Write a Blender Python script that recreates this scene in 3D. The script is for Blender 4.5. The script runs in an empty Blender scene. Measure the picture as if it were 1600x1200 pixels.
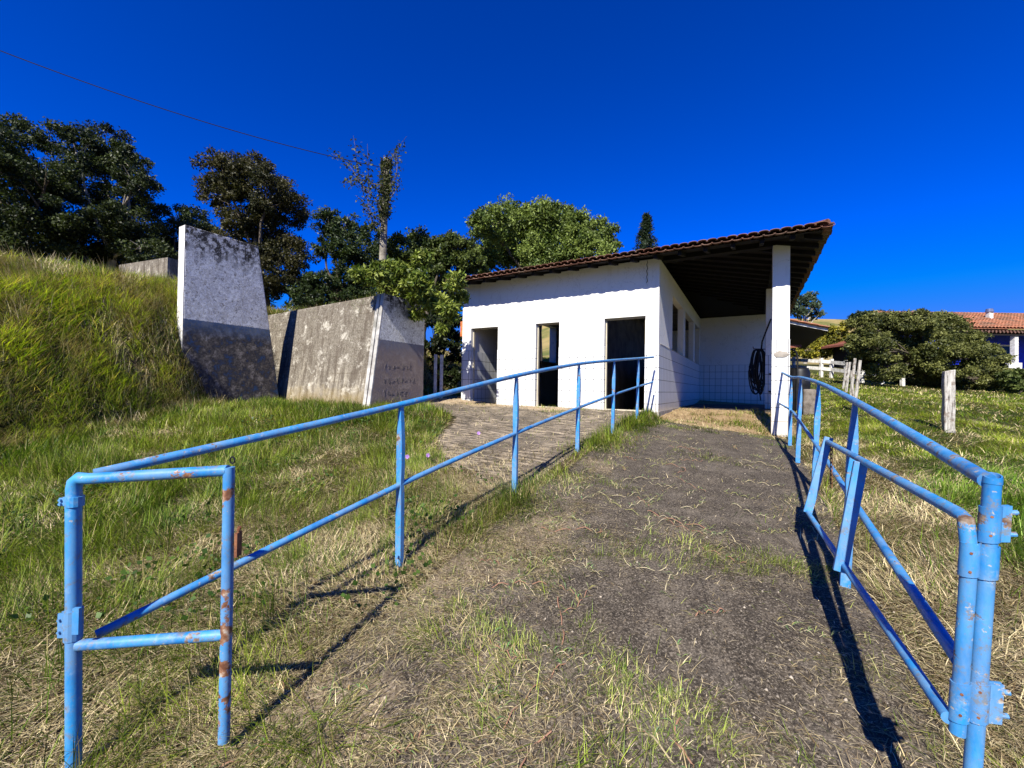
import bpy, math, random
import numpy as np
from mathutils import Vector, Matrix
random.seed(7); RNG = np.random.default_rng(11)
sc = bpy.context.scene
COL = sc.collection
R = math.radians

# ------------------------------------------------------------------ camera
F, PITCH, ROLL, EYE = 642.0, R(0.673), R(0.883), 1.5
cd = bpy.data.cameras.new("camera"); cam = bpy.data.objects.new("camera", cd); COL.objects.link(cam)
cd.lens = 36*F/1600; cd.sensor_width = 36; cd.clip_start = .05; cd.clip_end = 3000
cam.matrix_world = Matrix.Translation((0, 0, EYE)) @ Matrix.Rotation(R(90)+PITCH, 4, 'X') @ Matrix.Rotation(ROLL, 4, 'Z')
sc.camera = cam

# ------------------------------------------------------------------ light
AZ = (-.398, -.925)                      # horizontal direction towards the sun
SUNV = Vector((AZ[0], AZ[1], .87*1.007)).normalized()
sd = bpy.data.lights.new("sun", 'SUN'); sun = bpy.data.objects.new("sun", sd); COL.objects.link(sun)
sd.energy = 5.0; sd.angle = R(.5); sd.color = (1, .95, .86)
sun.rotation_euler = SUNV.to_track_quat('Z', 'Y').to_euler(); sun.location = (-6, -12, 20)
w = bpy.data.worlds.new("World"); sc.world = w; w.use_nodes = True
wn = w.node_tree; bg = wn.nodes['Background']
sky = wn.nodes.new('ShaderNodeTexSky'); sky.sky_type = 'NISHITA'; sky.sun_disc = False
sky.sun_elevation = math.asin(SUNV.z); sky.sun_rotation = math.atan2(AZ[0], AZ[1])
sky.air_density = .9; sky.dust_density = .05; sky.ozone_density = 4.5; sky.altitude = 900
hs = wn.nodes.new('ShaderNodeHueSaturation'); hs.inputs['Saturation'].default_value = 1.45; hs.inputs['Value'].default_value = 1.0
tint = wn.nodes.new('ShaderNodeMix'); tint.data_type = 'RGBA'; tint.blend_type = 'MULTIPLY'; tint.inputs[0].default_value = 1; tint.inputs[7].default_value = (1, .93, 1.60, 1)
wn.links.new(sky.outputs[0], hs.inputs['Color']); wn.links.new(hs.outputs[0], tint.inputs[6])
gm = wn.nodes.new('ShaderNodeGamma'); gm.inputs[1].default_value = 1.2; wn.links.new(tint.outputs[2], gm.inputs[0])
cl_ = wn.nodes.new('ShaderNodeMix'); cl_.data_type = 'RGBA'; cl_.blend_type = 'DARKEN'; cl_.inputs[0].default_value = 1; cl_.inputs[7].default_value = (.5, 2.6, 11, 1)
wn.links.new(gm.outputs[0], cl_.inputs[6]); wn.links.new(cl_.outputs[2], bg.inputs[0])
bg.inputs[1].default_value = .050
sc.view_settings.view_transform = 'Standard'; sc.view_settings.look = 'None'
sc.view_settings.exposure = 0.85; sc.view_settings.gamma = 1
sc.render.engine = 'CYCLES'
sc.cycles.max_bounces = 6; sc.cycles.diffuse_bounces = 1; sc.cycles.transparent_max_bounces = 8

# ------------------------------------------------------------------ helpers
def P(px, py, Y):
    """world point at depth Y (metres ahead of the eye) seen at photo pixel px,py"""
    c, s = math.cos(ROLL), math.sin(ROLL); a0, b0 = px-800, py-600
    a = c*a0+s*b0; b = -s*a0+c*b0
    X, Yc, Z = a/F, 1.0, -b/F
    c, s = math.cos(PITCH), math.sin(PITCH)
    y = c*Yc-s*Z; z = s*Yc+c*Z; k = Y/y
    return Vector((X*k, Y, z*k+EYE))
YAW = R(30.072); CX, CY, FL = 3.16, 8.876, 1.056
Uv = np.array([math.cos(YAW), -math.sin(YAW)]); Vv = np.array([math.sin(YAW), math.cos(YAW)])
def B(u, v, z=0.0):
    q = np.array([CX, CY])+u*Uv+v*Vv
    return Vector((q[0], q[1], z))
def uv_of(x, y):
    dx = np.asarray(x)-CX; dy = np.asarray(y)-CY
    return dx*Uv[0]+dy*Uv[1], dx*Vv[0]+dy*Vv[1]

def hash2(ix, iy, seed):
    h = (ix.astype(np.int64)*374761393+iy.astype(np.int64)*668265263+seed*1442695041) & 0xffffffff
    h = ((h ^ (h >> 13))*1274126177) & 0xffffffff
    return ((h ^ (h >> 16)) & 0xffff)/65535.0
def vnoise(x, y, seed=0):
    x = np.asarray(x, float); y = np.asarray(y, float)
    ix = np.floor(x); iy = np.floor(y); fx = x-ix; fy = y-iy
    fx = fx*fx*(3-2*fx); fy = fy*fy*(3-2*fy)
    a = hash2(ix, iy, seed); b = hash2(ix+1, iy, seed); c = hash2(ix, iy+1, seed); d = hash2(ix+1, iy+1, seed)
    return (a*(1-fx)+b*fx)*(1-fy)+(c*(1-fx)+d*fx)*fy
def fbm(x, y, seed=0, o=3):
    s = 0; amp = .5; t = 0
    for i in range(o):
        s = s+amp*vnoise(np.asarray(x)*2**i, np.asarray(y)*2**i, seed+i*17); t += amp; amp *= .5
    return s/t
def sstep(a, b, x):
    t = np.clip((np.asarray(x, float)-a)/(b-a), 0, 1); return t*t*(3-2*t)

# ------------------------------------------------------------------ terrain height
HIGH = [(-22, -6, 8.), (-14, -3, 7), (-10, 1, 5.6), (-8.2, 3.5, 4.7), (-7.15, 5.5, 3.8), (-6.6, 7.0, 3.0), (-6.35, 8.3, 2.0), (-6.70, 9.25, 1.0),
        (-6.78, 9.7, .3), (-7.5, 11.2, .3), (-7.25, 11.75, .2), (-5.49, 10.85, .12), (-3.05, 9.36, .12), (-2.42, 10.42, .12), (-2.7, 12.5, .8), (-2.5, 18, 3.), (0, 26, 4.), (-3, 45, 6), (-30, 80, 6), (-80, 80, 6), (-80, -6, 6)]
def high_part(x, y):
    """0..1 height share of the bank, from the polygon HIGH with a slope width at each corner"""
    x = np.asarray(x, float); y = np.asarray(y, float)
    best = np.full(x.shape, 1e9); sm = np.full(x.shape, 1e9); inside = np.zeros(x.shape, bool)
    n = len(HIGH)
    for i in range(n):
        x0, y0, w0 = HIGH[i]; x1, y1, w1 = HIGH[(i+1) % n]
        dx, dy = x1-x0, y1-y0
        t = np.clip(((x-x0)*dx+(y-y0)*dy)/(dx*dx+dy*dy), 0, 1)
        d = np.hypot(x-(x0+t*dx), y-(y0+t*dy)); best = np.minimum(best, d); sm = np.minimum(sm, d/(w0+(w1-w0)*t))
        cr = ((y0 > y) != (y1 > y)) & (x < (x1-x0)*(y-y0)/(y1-y0+1e-12)+x0); inside ^= cr
    s = 1-(1-np.clip(sm, 0, 1))**1.8
    return np.where(inside, s, 0), np.where(inside, best, -best)
PV = ([-20, -14, -10, -8.77, -7.26, -5.9, -4.3, -3, -1.5, 0, 3, 10, 40], [-.5, -.25, -.02, .05, .30, .52, .72, .82, .95, 1.04, 1.05, 1.04, 1.1])
GY = ([-10, 1.5, 3, 6, 8, 9.5, 11, 12.5, 40], [-.4, .05, .25, .62, 1.0, 1.06, 1.1, 1.3, 2.])
FY = ([-10, 0, 2.5, 5, 7, 10, 17, 22, 24, 28, 33, 60, 90, 120, 160, 600], [-.3, .15, .4, .68, .88, 1.27, 1.75, 2.35, 2.65, 3.1, 4.0, 6.5, 13, 24, 27, 30])
def gz(x, y):
    x = np.asarray(x, float); y = np.asarray(y, float)
    u, v = uv_of(x, y)
    p = np.interp(v, *PV)
    step = np.interp(v, [-7, -4, -2, 0, 3.2, 5], [0, .03, .08, .15, .0, 0])
    cross = np.interp(v, [-7, -6.3, -4.4, -3, -1.6, .2, 3, 5], [0, .06, .13, .14, .17, .24, .05, 0])
    ru = sstep(-.12, .12, u)
    ramp = p-ru*(step+cross*np.clip(u, 0, 2.35)/2.3)
    left = np.interp(y, *GY)
    lb = sstep(1.2, 5, -u)
    far = sstep(14, 22, y)
    z = ramp*(1-lb)+left*lb
    rise = .15+.85*sstep(-12, 12, x)
    fy = np.interp(y, *FY)
    field = np.where(y > 33, 4+(fy-4)*rise, fy)-.03*np.clip(x-12, 0, 10)
    rb = sstep(2.45, 4.6, u)
    z = z*(1-rb)+field*rb
    z = np.where(far > 0, z*(1-far)+field*far, z)
    hp, d = high_part(x, y)
    top = 3.36+.36*sstep(-5.8, -8.5, x)+.012*np.clip(y-12, 0, 60)+.12*fbm(x*.5, y*.5, 5)
    z = z+(np.maximum(top-z, 0))*hp
    flat = sstep(-.1, .1, u)*sstep(2.5, 2.25, u)*sstep(.5, 0, v)
    amp = .03+.10*np.clip(hp*4, 0, 1)*(hp < .999)+.03*sstep(.3, 1.5, np.abs(u-1.1)-1.2)
    return z+amp*(1-.8*flat)*(fbm(x*1.3, y*1.3, 3)-.5)+.02*(1-.93*flat)*(fbm(x*5, y*5, 9)-.5)
def gz1(x, y): return float(gz(np.array([x]), np.array([y]))[0])

# ------------------------------------------------------------------ mesh builder
class MB:
    def __init__(s): s.v = []; s.f = []
    def add(s, vs, fs):
        o = len(s.v); s.v += [tuple(p) for p in vs]; s.f += [tuple(i+o for i in f) for f in fs]
    def box(s, a, b):
        x0, y0, z0 = a; x1, y1, z1 = b
        s.add([(x0, y0, z0), (x1, y0, z0), (x1, y1, z0), (x0, y1, z0), (x0, y0, z1), (x1, y0, z1), (x1, y1, z1), (x0, y1, z1)],
              [(0, 3, 2, 1), (4, 5, 6, 7), (0, 1, 5, 4), (1, 2, 6, 5), (2, 3, 7, 6), (3, 0, 4, 7)])
    def hexa(s, vs):
        s.add(vs, [(0, 3, 2, 1), (4, 5, 6, 7), (0, 1, 5, 4), (1, 2, 6, 5), (2, 3, 7, 6), (3, 0, 4, 7)])
    def obox(s, c, ax, ay, az, hx, hy, hz):
        c = Vector(c); q = []
        for dz in (-hz, hz):
            for dx, dy in ((-hx, -hy), (hx, -hy), (hx, hy), (-hx, hy)): q.append(c+ax*dx+ay*dy+az*dz)
        s.hexa(q)
    def tube(s, pts, rad, n=12, caps=True, ell=None, ref=None):
        pts = [Vector(p) for p in pts]; m = len(pts)
        if not hasattr(rad, '__len__'): rad = [rad]*m
        ell = ell or [(1, 1)]*m
        T = [(pts[min(i+1, m-1)]-pts[max(i-1, 0)]).normalized() for i in range(m)]
        up = Vector(ref) if ref else (Vector((0, 0, 1)) if abs(T[0].z) < .9 else Vector((1, 0, 0)))
        N = (up-T[0]*up.dot(T[0])).normalized(); vs = []
        for i in range(m):
            N = (N-T[i]*N.dot(T[i])).normalized(); Bn = T[i].cross(N)
            for k in range(n):
                a = 2*math.pi*k/n
                vs.append(pts[i]+(N*math.cos(a)*ell[i][0]+Bn*math.sin(a)*ell[i][1])*rad[i])
        fs = [(i*n+k, i*n+(k+1) % n, (i+1)*n+(k+1) % n, (i+1)*n+k) for i in range(m-1) for k in range(n)]
        if caps: fs += [tuple(range(n-1, -1, -1)), tuple((m-1)*n+k for k in range(n))]
        s.add(vs, fs)
    def cells(s, axis, cuts, zc, solid, t0, t1):
        """wall from a grid of cells; axis 'u' or 'v' along the wall, t0..t1 thickness"""
        def pt(a, t, z): return (a, t, z) if axis == 'u' else (t, a, z)
        na, nz = len(cuts)-1, len(zc)-1
        S = lambda i, j: 0 <= i < na and 0 <= j < nz and solid(.5*(cuts[i]+cuts[i+1]), .5*(zc[j]+zc[j+1]))
        for i in range(na):
            for j in range(nz):
                if not S(i, j): continue
                a0, a1, z0, z1 = cuts[i], cuts[i+1], zc[j], zc[j+1]
                qs = [[(a0, t0, z0), (a1, t0, z0), (a1, t0, z1), (a0, t0, z1)], [(a0, t1, z0), (a0, t1, z1), (a1, t1, z1), (a1, t1, z0)]]
                if not S(i-1, j): qs.append([(a0, t0, z0), (a0, t0, z1), (a0, t1, z1), (a0, t1, z0)])
                if not S(i+1, j): qs.append([(a1, t0, z0), (a1, t1, z0), (a1, t1, z1), (a1, t0, z1)])
                if not S(i, j-1): qs.append([(a0, t0, z0), (a0, t1, z0), (a1, t1, z0), (a1, t0, z0)])
                if not S(i, j+1): qs.append([(a0, t0, z1), (a1, t0, z1), (a1, t1, z1), (a0, t1, z1)])
                for q in qs:
                    q = [pt(*p) for p in q]
                    if axis == 'v': q = q[::-1]
                    s.add(q, [(0, 1, 2, 3)])
    def build(s, name, mat, parent=None, off=(0, 0, 0), smooth=False):
        me = bpy.data.meshes.new(name); o3 = Vector(off)
        me.from_pydata([tuple(Vector(p)-o3) for p in s.v], [], s.f)
        if smooth:
            me.polygons.foreach_set('use_smooth', [True]*len(me.polygons))
            try: me.set_sharp_from_angle(angle=R(40))
            except Exception: pass
        me.materials.append(mat); ob = bpy.data.objects.new(name, me); COL.objects.link(ob)
        if parent: ob.parent = parent
        return ob
def tag(o, label=None, cat=None, group=None, kind=None):
    if label: o['label'] = label
    if cat: o['category'] = cat
    if group: o['group'] = group
    if kind: o['kind'] = kind
    return o
class Thing:
    def __init__(s, name, label, cat, loc=(0, 0, 0), rotz=0, group=None):
        s.o = bpy.data.objects.new(name, None); COL.objects.link(s.o); s.o.location = loc; s.o.rotation_euler = (0, 0, rotz)
        s.o.empty_display_size = .2; s.off = Vector(loc) if rotz == 0 else Vector((0, 0, 0)); tag(s.o, label, cat, group)
    def part(s, name, mb, mat, parent=None, smooth=False, label=None):
        ob = mb.build(name, mat, parent or s.o, s.off, smooth)
        if label: ob['label'] = label
        return ob
def bev(ob, w_=.015):
    md = ob.modifiers.new('b', 'BEVEL'); md.width = w_; md.segments = 2; md.limit_method = 'ANGLE'; return ob
def copy_tree(o, parent=None):
    c = o.copy(); COL.objects.link(c)
    if parent: c.parent = parent
    for ch in list(o.children): copy_tree(ch, c)
    return c
def np_mesh(name, V, faces, mat, colors=None, smooth=False, parent=None):
    """faces: list of int arrays (n,k)"""
    me = bpy.data.meshes.new(name); me.vertices.add(len(V)); me.vertices.foreach_set('co', np.ascontiguousarray(V, dtype=np.float32).ravel())
    tot = sum(f.size for f in faces); nf = sum(len(f) for f in faces)
    me.loops.add(tot); me.loops.foreach_set('vertex_index', np.concatenate([f.ravel() for f in faces]).astype(np.int32))
    st = []; c = 0
    for f in faces: st.append(c+np.arange(len(f))*f.shape[1]); c += f.size
    me.polygons.add(nf); me.polygons.foreach_set('loop_start', np.concatenate(st).astype(np.int32))
    if colors is not None:
        at = me.color_attributes.new('col', 'FLOAT_COLOR', 'POINT'); cc = np.ones((len(V), 4), np.float32); cc[:, :colors.shape[1]] = colors
        at.data.foreach_set('color', cc.ravel())
    me.update(calc_edges=True)
    if smooth: me.polygons.foreach_set('use_smooth', np.ones(nf, bool))
    me.materials.append(mat); ob = bpy.data.objects.new(name, me); COL.objects.link(ob)
    if parent: ob.parent = parent
    return ob

# ------------------------------------------------------------------ materials
class NT:
    def __init__(s, name):
        s.m = bpy.data.materials.new(name); s.m.use_nodes = True; s.t = s.m.node_tree; s.n = s.t.nodes
        s.b = s.n['Principled BSDF']; s.geo = s.n.new('ShaderNodeNewGeometry'); s.tc = s.n.new('ShaderNodeTexCoord')
    def L(s, a, b): s.t.links.new(a, b)
    def map(s, src, scale=(1, 1, 1), loc=(0, 0, 0), rot=(0, 0, 0)):
        m = s.n.new('ShaderNodeMapping'); m.inputs['Scale'].default_value = scale; m.inputs['Location'].default_value = loc; m.inputs['Rotation'].default_value = rot
        s.L(src, m.inputs['Vector']); return m.outputs[0]
    def noise(s, vec, scale, detail=4, rough=.55, dist=0.):
        n = s.n.new('ShaderNodeTexNoise'); n.inputs['Scale'].default_value = scale; n.inputs['Detail'].default_value = detail
        n.inputs['Roughness'].default_value = rough; n.inputs['Distortion'].default_value = dist; s.L(vec, n.inputs['Vector']); return n.outputs['Fac']
    def ramp(s, fac, stops):
        r = s.n.new('ShaderNodeValToRGB'); e = r.color_ramp.elements
        while len(e) > 1: e.remove(e[-1])
        for i, (p, c) in enumerate(stops):
            if not hasattr(c, '__len__'): c = (c, c, c)
            el = e[0] if i == 0 else e.new(p)
            el.position = p; el.color = (*c, 1)
        s.L(fac, r.inputs[0]); return r.outputs[0]
    def mix(s, fac, a, b, mode='MIX'):
        m = s.n.new('ShaderNodeMix'); m.data_type = 'RGBA'; m.blend_type = mode; m.clamp_factor = True
        for sock, val in ((m.inputs[0], fac), (m.inputs[6], a), (m.inputs[7], b)):
            if isinstance(val, (int, float)): sock.default_value = val
            elif isinstance(val, tuple): sock.default_value = (*val, 1)
            else: s.L(val, sock)
        return m.outputs[2]
    def math(s, op, a, b=0.):
        m = s.n.new('ShaderNodeMath'); m.operation = op
        for i, val in enumerate((a, b)):
            if isinstance(val, (int, float)): m.inputs[i].default_value = val
            else: s.L(val, m.inputs[i])
        return m.outputs[0]
    def sep(s, vec):
        m = s.n.new('ShaderNodeSeparateXYZ'); s.L(vec, m.inputs[0]); return m.outputs
    def comb(s, x, y, z):
        m = s.n.new('ShaderNodeCombineXYZ')
        for i, val in enumerate((x, y, z)):
            if isinstance(val, (int, float)): m.inputs[i].default_value = val
            else: s.L(val, m.inputs[i])
        return m.outputs[0]
    def attr(s, name='col'):
        a = s.n.new('ShaderNodeAttribute'); a.attribute_name = name; return a.outputs['Color']
    def bump(s, h, strength=.3, dist=.02):
        b = s.n.new('ShaderNodeBump'); b.inputs['Strength'].default_value = strength; b.inputs['Distance'].default_value = dist
        s.L(h, b.inputs['Height']); s.L(b.outputs[0], s.b.inputs['Normal'])
    def done(s, col, rough=.8, spec=.3):
        for k, val in (('Base Color', col), ('Roughness', rough), ('Specular IOR Level', spec)):
            if isinstance(val, (int, float)): s.b.inputs[k].default_value = val
            elif isinstance(val, tuple): s.b.inputs[k].default_value = (*val, 1)
            else: s.L(val, s.b.inputs[k])
        return s.m
def simple(name, c1, c2, scale=6, rough=.8, bump=.2, spec=.3, bscale=None, stops=(.35, .65)):
    n = NT(name); f = n.noise(n.geo.outputs['Position'], scale, 6, .6)
    g = n.noise(n.geo.outputs['Position'], bscale or scale*6, 4, .6)
    n.bump(g, bump, .01)
    return n.done(n.ramp(f, [(stops[0], c1), (stops[1], c2)]), rough, spec)

def mat_blue(nm='chipped_blue_paint', th=.588):
    n = NT(nm); p = n.geo.outputs['Position']
    big = n.noise(p, 5, 5, .65); fine = n.noise(p, 38, 4, .6); mid = n.noise(p, 14, 5, .7)
    base = n.ramp(big, [(.3, (.010, .13, .37)), (.55, (.022, .235, .53)), (.75, (.07, .32, .60))])
    chalk = n.ramp(mid, [(.56, 0.), (.68, 1.)]); base = n.mix(n.math('MULTIPLY', chalk, .6), base, (.28, .40, .52)); base = n.mix(n.ramp(n.noise(n.map(p, (1, 1, .3)), 9, 6, .7), [(.40, 0.), (.60, .7)]), base, (.14, .27, .44)); base = n.mix(n.ramp(n.noise(p, 24, 5, .8), [(.54, 0.), (.64, .7)]), base, (.17, .16, .13))
    rustm = n.ramp(n.math('ADD', n.math('MULTIPLY', mid, .6), n.math('MULTIPLY', n.noise(p, 4.3, 3, .5), .4)), [(th, 0.), (th+.027, 1.)])
    chips = n.ramp(fine, [(.66, 0.), (.70, 1.)])
    rust = n.ramp(fine, [(.35, (.12, .045, .02)), (.55, (.26, .13, .07)), (.66, (.42, .36, .28))] if th < .55 else [(.35, (.11, .06, .035)), (.5, (.22, .16, .11)), (.64, (.40, .37, .31))])
    m = n.math('MAXIMUM', rustm, n.math('MULTIPLY', chips, .8))
    n.bump(n.math('ADD', n.math('MULTIPLY', m, -.6), n.math('MULTIPLY', fine, .5)), .35, .003)
    return n.done(n.mix(m, base, rust), n.ramp(mid, [(.3, .38), (.7, .62)]), .4)
def mat_plaster(name='whitewashed_plaster', c=(.80, .79, .75), dirt=(.42, .36, .27), amt=.5):
    n = NT(name); o = n.tc.outputs['Object']
    big = n.noise(o, 1.3, 6, .65); fine = n.noise(o, 45, 3, .6); st = n.noise(n.map(o, (5, 5, .5)), 1.6, 5, .6)
    z = n.sep(o)[2]
    low = n.ramp(n.math('ADD', n.math('MULTIPLY', z, 1.6), n.math('MULTIPLY', big, .9)), [(.28, 1.), (.75, 0.)])
    m = n.math('MULTIPLY', n.math('MAXIMUM', low, n.ramp(n.math('MULTIPLY', st, big), [(.30, 0.), (.5, .7)])), amt)
    top = n.ramp(n.math('ADD', n.math('MULTIPLY', z, .5), n.math('MULTIPLY', st, .9)), [(1.72, 0.), (2.15, .55)]); hair = n.ramp(n.math('ABSOLUTE', n.math('SUBTRACT', n.noise(o, 1.7, 7, .6, .8), .5)), [(0., .5), (.004, 0.)])
    n.bump(n.math('ADD', n.math('MULTIPLY', fine, .4), big), .25, .012)
    return n.done(n.mix(hair, n.mix(top, n.mix(m, c, dirt), (.40, .36, .30)), (.2, .18, .15)), .85, .2)
def mat_tile(c=(.74, .75, .74), g=(.085, .08, .07)):
    n = NT('glazed_wall_tile'); o = n.sep(n.tc.outputs['Object']); nn = n.sep(n.tc.outputs['Normal'])
    isx = n.math('GREATER_THAN', n.math('ABSOLUTE', nn[0]), .5)
    hcoord = n.math('ADD', n.math('MULTIPLY', o[1], isx), n.math('MULTIPLY', o[0], n.math('SUBTRACT', 1., isx)))
    br = n.n.new('ShaderNodeTexBrick'); br.offset = 0; br.squash = 1
    br.inputs['Scale'].default_value = 1; br.inputs['Brick Width'].default_value = .2; br.inputs['Row Height'].default_value = .265
    br.inputs['Mortar Size'].default_value = .006; br.inputs['Mortar Smooth'].default_value = .3; br.inputs['Bias'].default_value = 0
    br.inputs['Color1'].default_value = (*c, 1); br.inputs['Color2'].default_value = (c[0]*.93, c[1]*.93, c[2]*.91, 1); br.inputs['Mortar'].default_value = (*g, 1)
    n.L(n.comb(n.math('ADD', hcoord, 40.05), n.math('ADD', o[2], 4*.265-1.482+.265*3), 0), br.inputs['Vector'])
    big = n.noise(n.tc.outputs['Object'], 2.2, 5, .6)
    low = n.ramp(n.math('ADD', n.math('MULTIPLY', o[2], 1.4), n.math('MULTIPLY', big, .8)), [(.3, 1.), (.75, 0.)])
    col = n.mix(n.math('MULTIPLY', low, .5), br.outputs['Color'], (.45, .38, .26))
    n.bump(n.math('SUBTRACT', 1., br.outputs['Fac']), .25, .004)
    return n.done(col, n.mix(br.outputs['Fac'], (.28,)*3, (.8,)*3), .4)
M = {}
M['blue'] = mat_blue(); M['bluerust'] = mat_blue('rusted_blue_paint', .515)
M['plaster'] = mat_plaster(); M['tile'] = mat_tile()
M['inner'] = simple('shade_dark_inner_plaster', (.10, .085, .07), (.19, .165, .14), 3, .9)  # inner rooms coloured dark to stand in for their deep shade
M['cream'] = simple('cream_door_reveal', (.50, .44, .30), (.62, .56, .42), 4, .8)
M['slab'] = simple('grey_concrete_plinth', (.24, .21, .17), (.42, .38, .32), 4, .9, .4)
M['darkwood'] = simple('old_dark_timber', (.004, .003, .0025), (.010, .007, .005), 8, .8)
M['redwood'] = simple('red_brown_timber', (.16, .05, .03), (.26, .09, .05), 8, .7)
M['tank'] = simple('black_plastic', (.006, .006, .007), (.012, .012, .013), 8, .5, .05)
M['rust'] = simple('rusty_iron', (.12, .04, .02), (.30, .13, .06), 30, .8, .4)
M['black'] = simple('black_rubber', (.006, .006, .006), (.014, .014, .015), 12, .5, .1)
M['block'] = simple('rough_grey_block', (.09, .075, .06), (.22, .19, .16), 9, .95, .8)
M['whitewash'] = simple('flaking_whitewash', (.45, .43, .38), (.78, .77, .74), 7, .85, .3)
M['oldwash'] = simple('stained_old_whitewash', (.22, .21, .18), (.55, .53, .49), 4, .9, .4, stops=(.35, .65))
M['orange'] = simple('bare_orange_brick', (.42, .12, .04), (.58, .20, .07), 12, .9, .3)
M['bark'] = simple('grey_brown_bark', (.06, .045, .03), (.16, .13, .10), 5, .9, .6, bscale=20)
M['palebark'] = simple('pale_bark', (.22, .19, .15), (.42, .38, .31), 4, .9, .4, bscale=20)
def mat_rtile(name, a, b, c):
    n = NT(name); p = n.geo.outputs['Position']
    f = n.noise(p, 5, 4, .7); g = n.noise(p, 1.1, 5, .6)
    col = n.ramp(f, [(.3, a), (.5, b), (.72, c)])
    col = n.mix(n.ramp(g, [(.45, 0.), (.62, .75)]), col, (.10, .085, .06))
    n.bump(n.noise(p, 60, 3), .3, .006); return n.done(col, .85, .2)
M['rooftile'] = mat_rtile('weathered_clay_tile', (.06, .028, .02), (.14, .065, .042), (.28, .18, .13))
M['rooftile2'] = mat_rtile('orange_clay_tile', (.24, .09, .05), (.38, .15, .08), (.46, .23, .13))
def mat_ret(name, kind):
    """old rendered retaining walls: damp staining from the top, pale limewash, exposed block courses"""
    n = NT(name); p = n.geo.outputs['Position']; o = n.tc.outputs['Object']; z = n.sep(o)[2]
    big = n.noise(p, 1.1, 6, .65, .6); mid = n.noise(p, 4.5, 6, .7); fine = n.noise(p, 26, 4, .65); st = n.noise(n.map(p, (5, 5, .45)), 1.5, 6, .65)
    cn = n.noise(p, 9, 8, .75, 1.2); crack = n.math('MAXIMUM', n.ramp(n.math('ABSOLUTE', n.math('SUBTRACT', cn, .5)), [(.0, 1.), (.022, 0.)]), n.math('MULTIPLY', n.ramp(n.noise(p, 13, 7, .85), [(.56, 0.), (.59, 1.)]), .95))
    if kind == 'long':
        col = n.ramp(mid, [(.3, (.52, .47, .36)), (.62, (.32, .275, .21))])
        top = n.ramp(n.math('ADD', n.math('MULTIPLY', z, .32), n.math('MULTIPLY', n.math('ADD', n.math('MULTIPLY', big, .6), n.math('MULTIPLY', st, .4)), 1.5)), [(.62, 0.), (1.5, 1.)])
        col = n.mix(top, col, n.ramp(fine, [(.35, (.10, .085, .065)), (.65, (.26, .23, .18))]))
        col = n.mix(n.ramp(st, [(.47, 0.), (.60, .75)]), col, (.10, .08, .06)); col = n.mix(n.ramp(n.noise(p, 3.1, 7, .8), [(.54, 0.), (.64, .7)]), col, (.62, .58, .48))
        br = n.n.new('ShaderNodeTexBrick'); br.inputs['Scale'].default_value = 1; br.inputs['Brick Width'].default_value = .4; br.inputs['Row Height'].default_value = .2
        br.inputs['Mortar Size'].default_value = .012; br.inputs['Color1'].default_value = (1, 1, 1, 1); br.inputs['Color2'].default_value = (.9, .9, .9, 1); br.inputs['Mortar'].default_value = (.62, .58, .52, 1)
        n.L(n.comb(n.sep(p)[0], n.sep(p)[2], 0), br.inputs['Vector'])
        col = n.mix(n.ramp(n.noise(p, .9, 3), [(.5, 0.), (.62, .7)]), col, n.mix(1., col, br.outputs['Color'], 'MULTIPLY'))
        col = n.mix(n.ramp(n.math('ADD', z, n.math('MULTIPLY', mid, .8)), [(.35, .8), (.8, 0.)]), col, (.22, .16, .06))
        h = n.math('ADD', mid, n.math('MULTIPLY', fine, .5))
    else:
        white = n.mix(n.math('MULTIPLY', crack, .85), n.ramp(mid, [(.3, (.80, .81, .80)), (.65, (.60, .60, .60))]), (.075, .065, .06))
        ztop = 4.0 if kind == 'wing' else 2.9
        black = n.ramp(n.math('ADD', n.math('SUBTRACT', z, ztop-.6), n.math('MULTIPLY', st, 1.3)), [(.36, 0.), (.85, 1.)])
        white = n.mix(n.math('MULTIPLY', n.math('MULTIPLY', black, n.ramp(n.noise(p, 8, 6, .8), [(.47, 1.), (.55, .1)])), .97), white, (.03, .027, .025))
        lowc = n.ramp(mid, [(.36, (.03, .07, .16)), (.46, (.06, .055, .055)), (.54, (.13, .115, .10)), (.62, (.28, .25, .22))])
        lowc = n.mix(n.ramp(fine, [(.45, 0.), (.62, .7)]), lowc, (.035, .03, .03))
        if kind == 'stub': lowc = n.mix(.6, lowc, (.30, .235, .21))
        zb = 1.92 if kind == 'wing' else 1.55
        sel = n.ramp(n.math('ADD', n.math('SUBTRACT', z, zb), n.math('MULTIPLY', n.math('SUBTRACT', fine, .5), .06)), [(.0, 0.), (.012, 1.)])
        bluez = n.ramp(n.math('ADD', n.math('SUBTRACT', z, zb-.45), n.math('MULTIPLY', n.math('SUBTRACT', mid, .5), .9)), [(.1, 0.), (.4, 1.)])
        lowc = n.mix(n.math('MULTIPLY', bluez, .75 if kind == 'wing' else .5), lowc, n.ramp(fine, [(.4, (.05, .11, .24)), (.6, (.12, .15, .2))]))
        col = n.mix(sel, lowc, white)
        h = n.math('ADD', mid, n.math('MULTIPLY', crack, -.4))
    n.bump(h, .5, .02); return n.done(col, .95, .15)
M['wing'] = mat_ret('peeling_wing_wall', 'wing'); M['stub'] = mat_ret('peeling_buttress', 'stub'); M['long'] = mat_ret('stained_retaining_wall', 'long')
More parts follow.
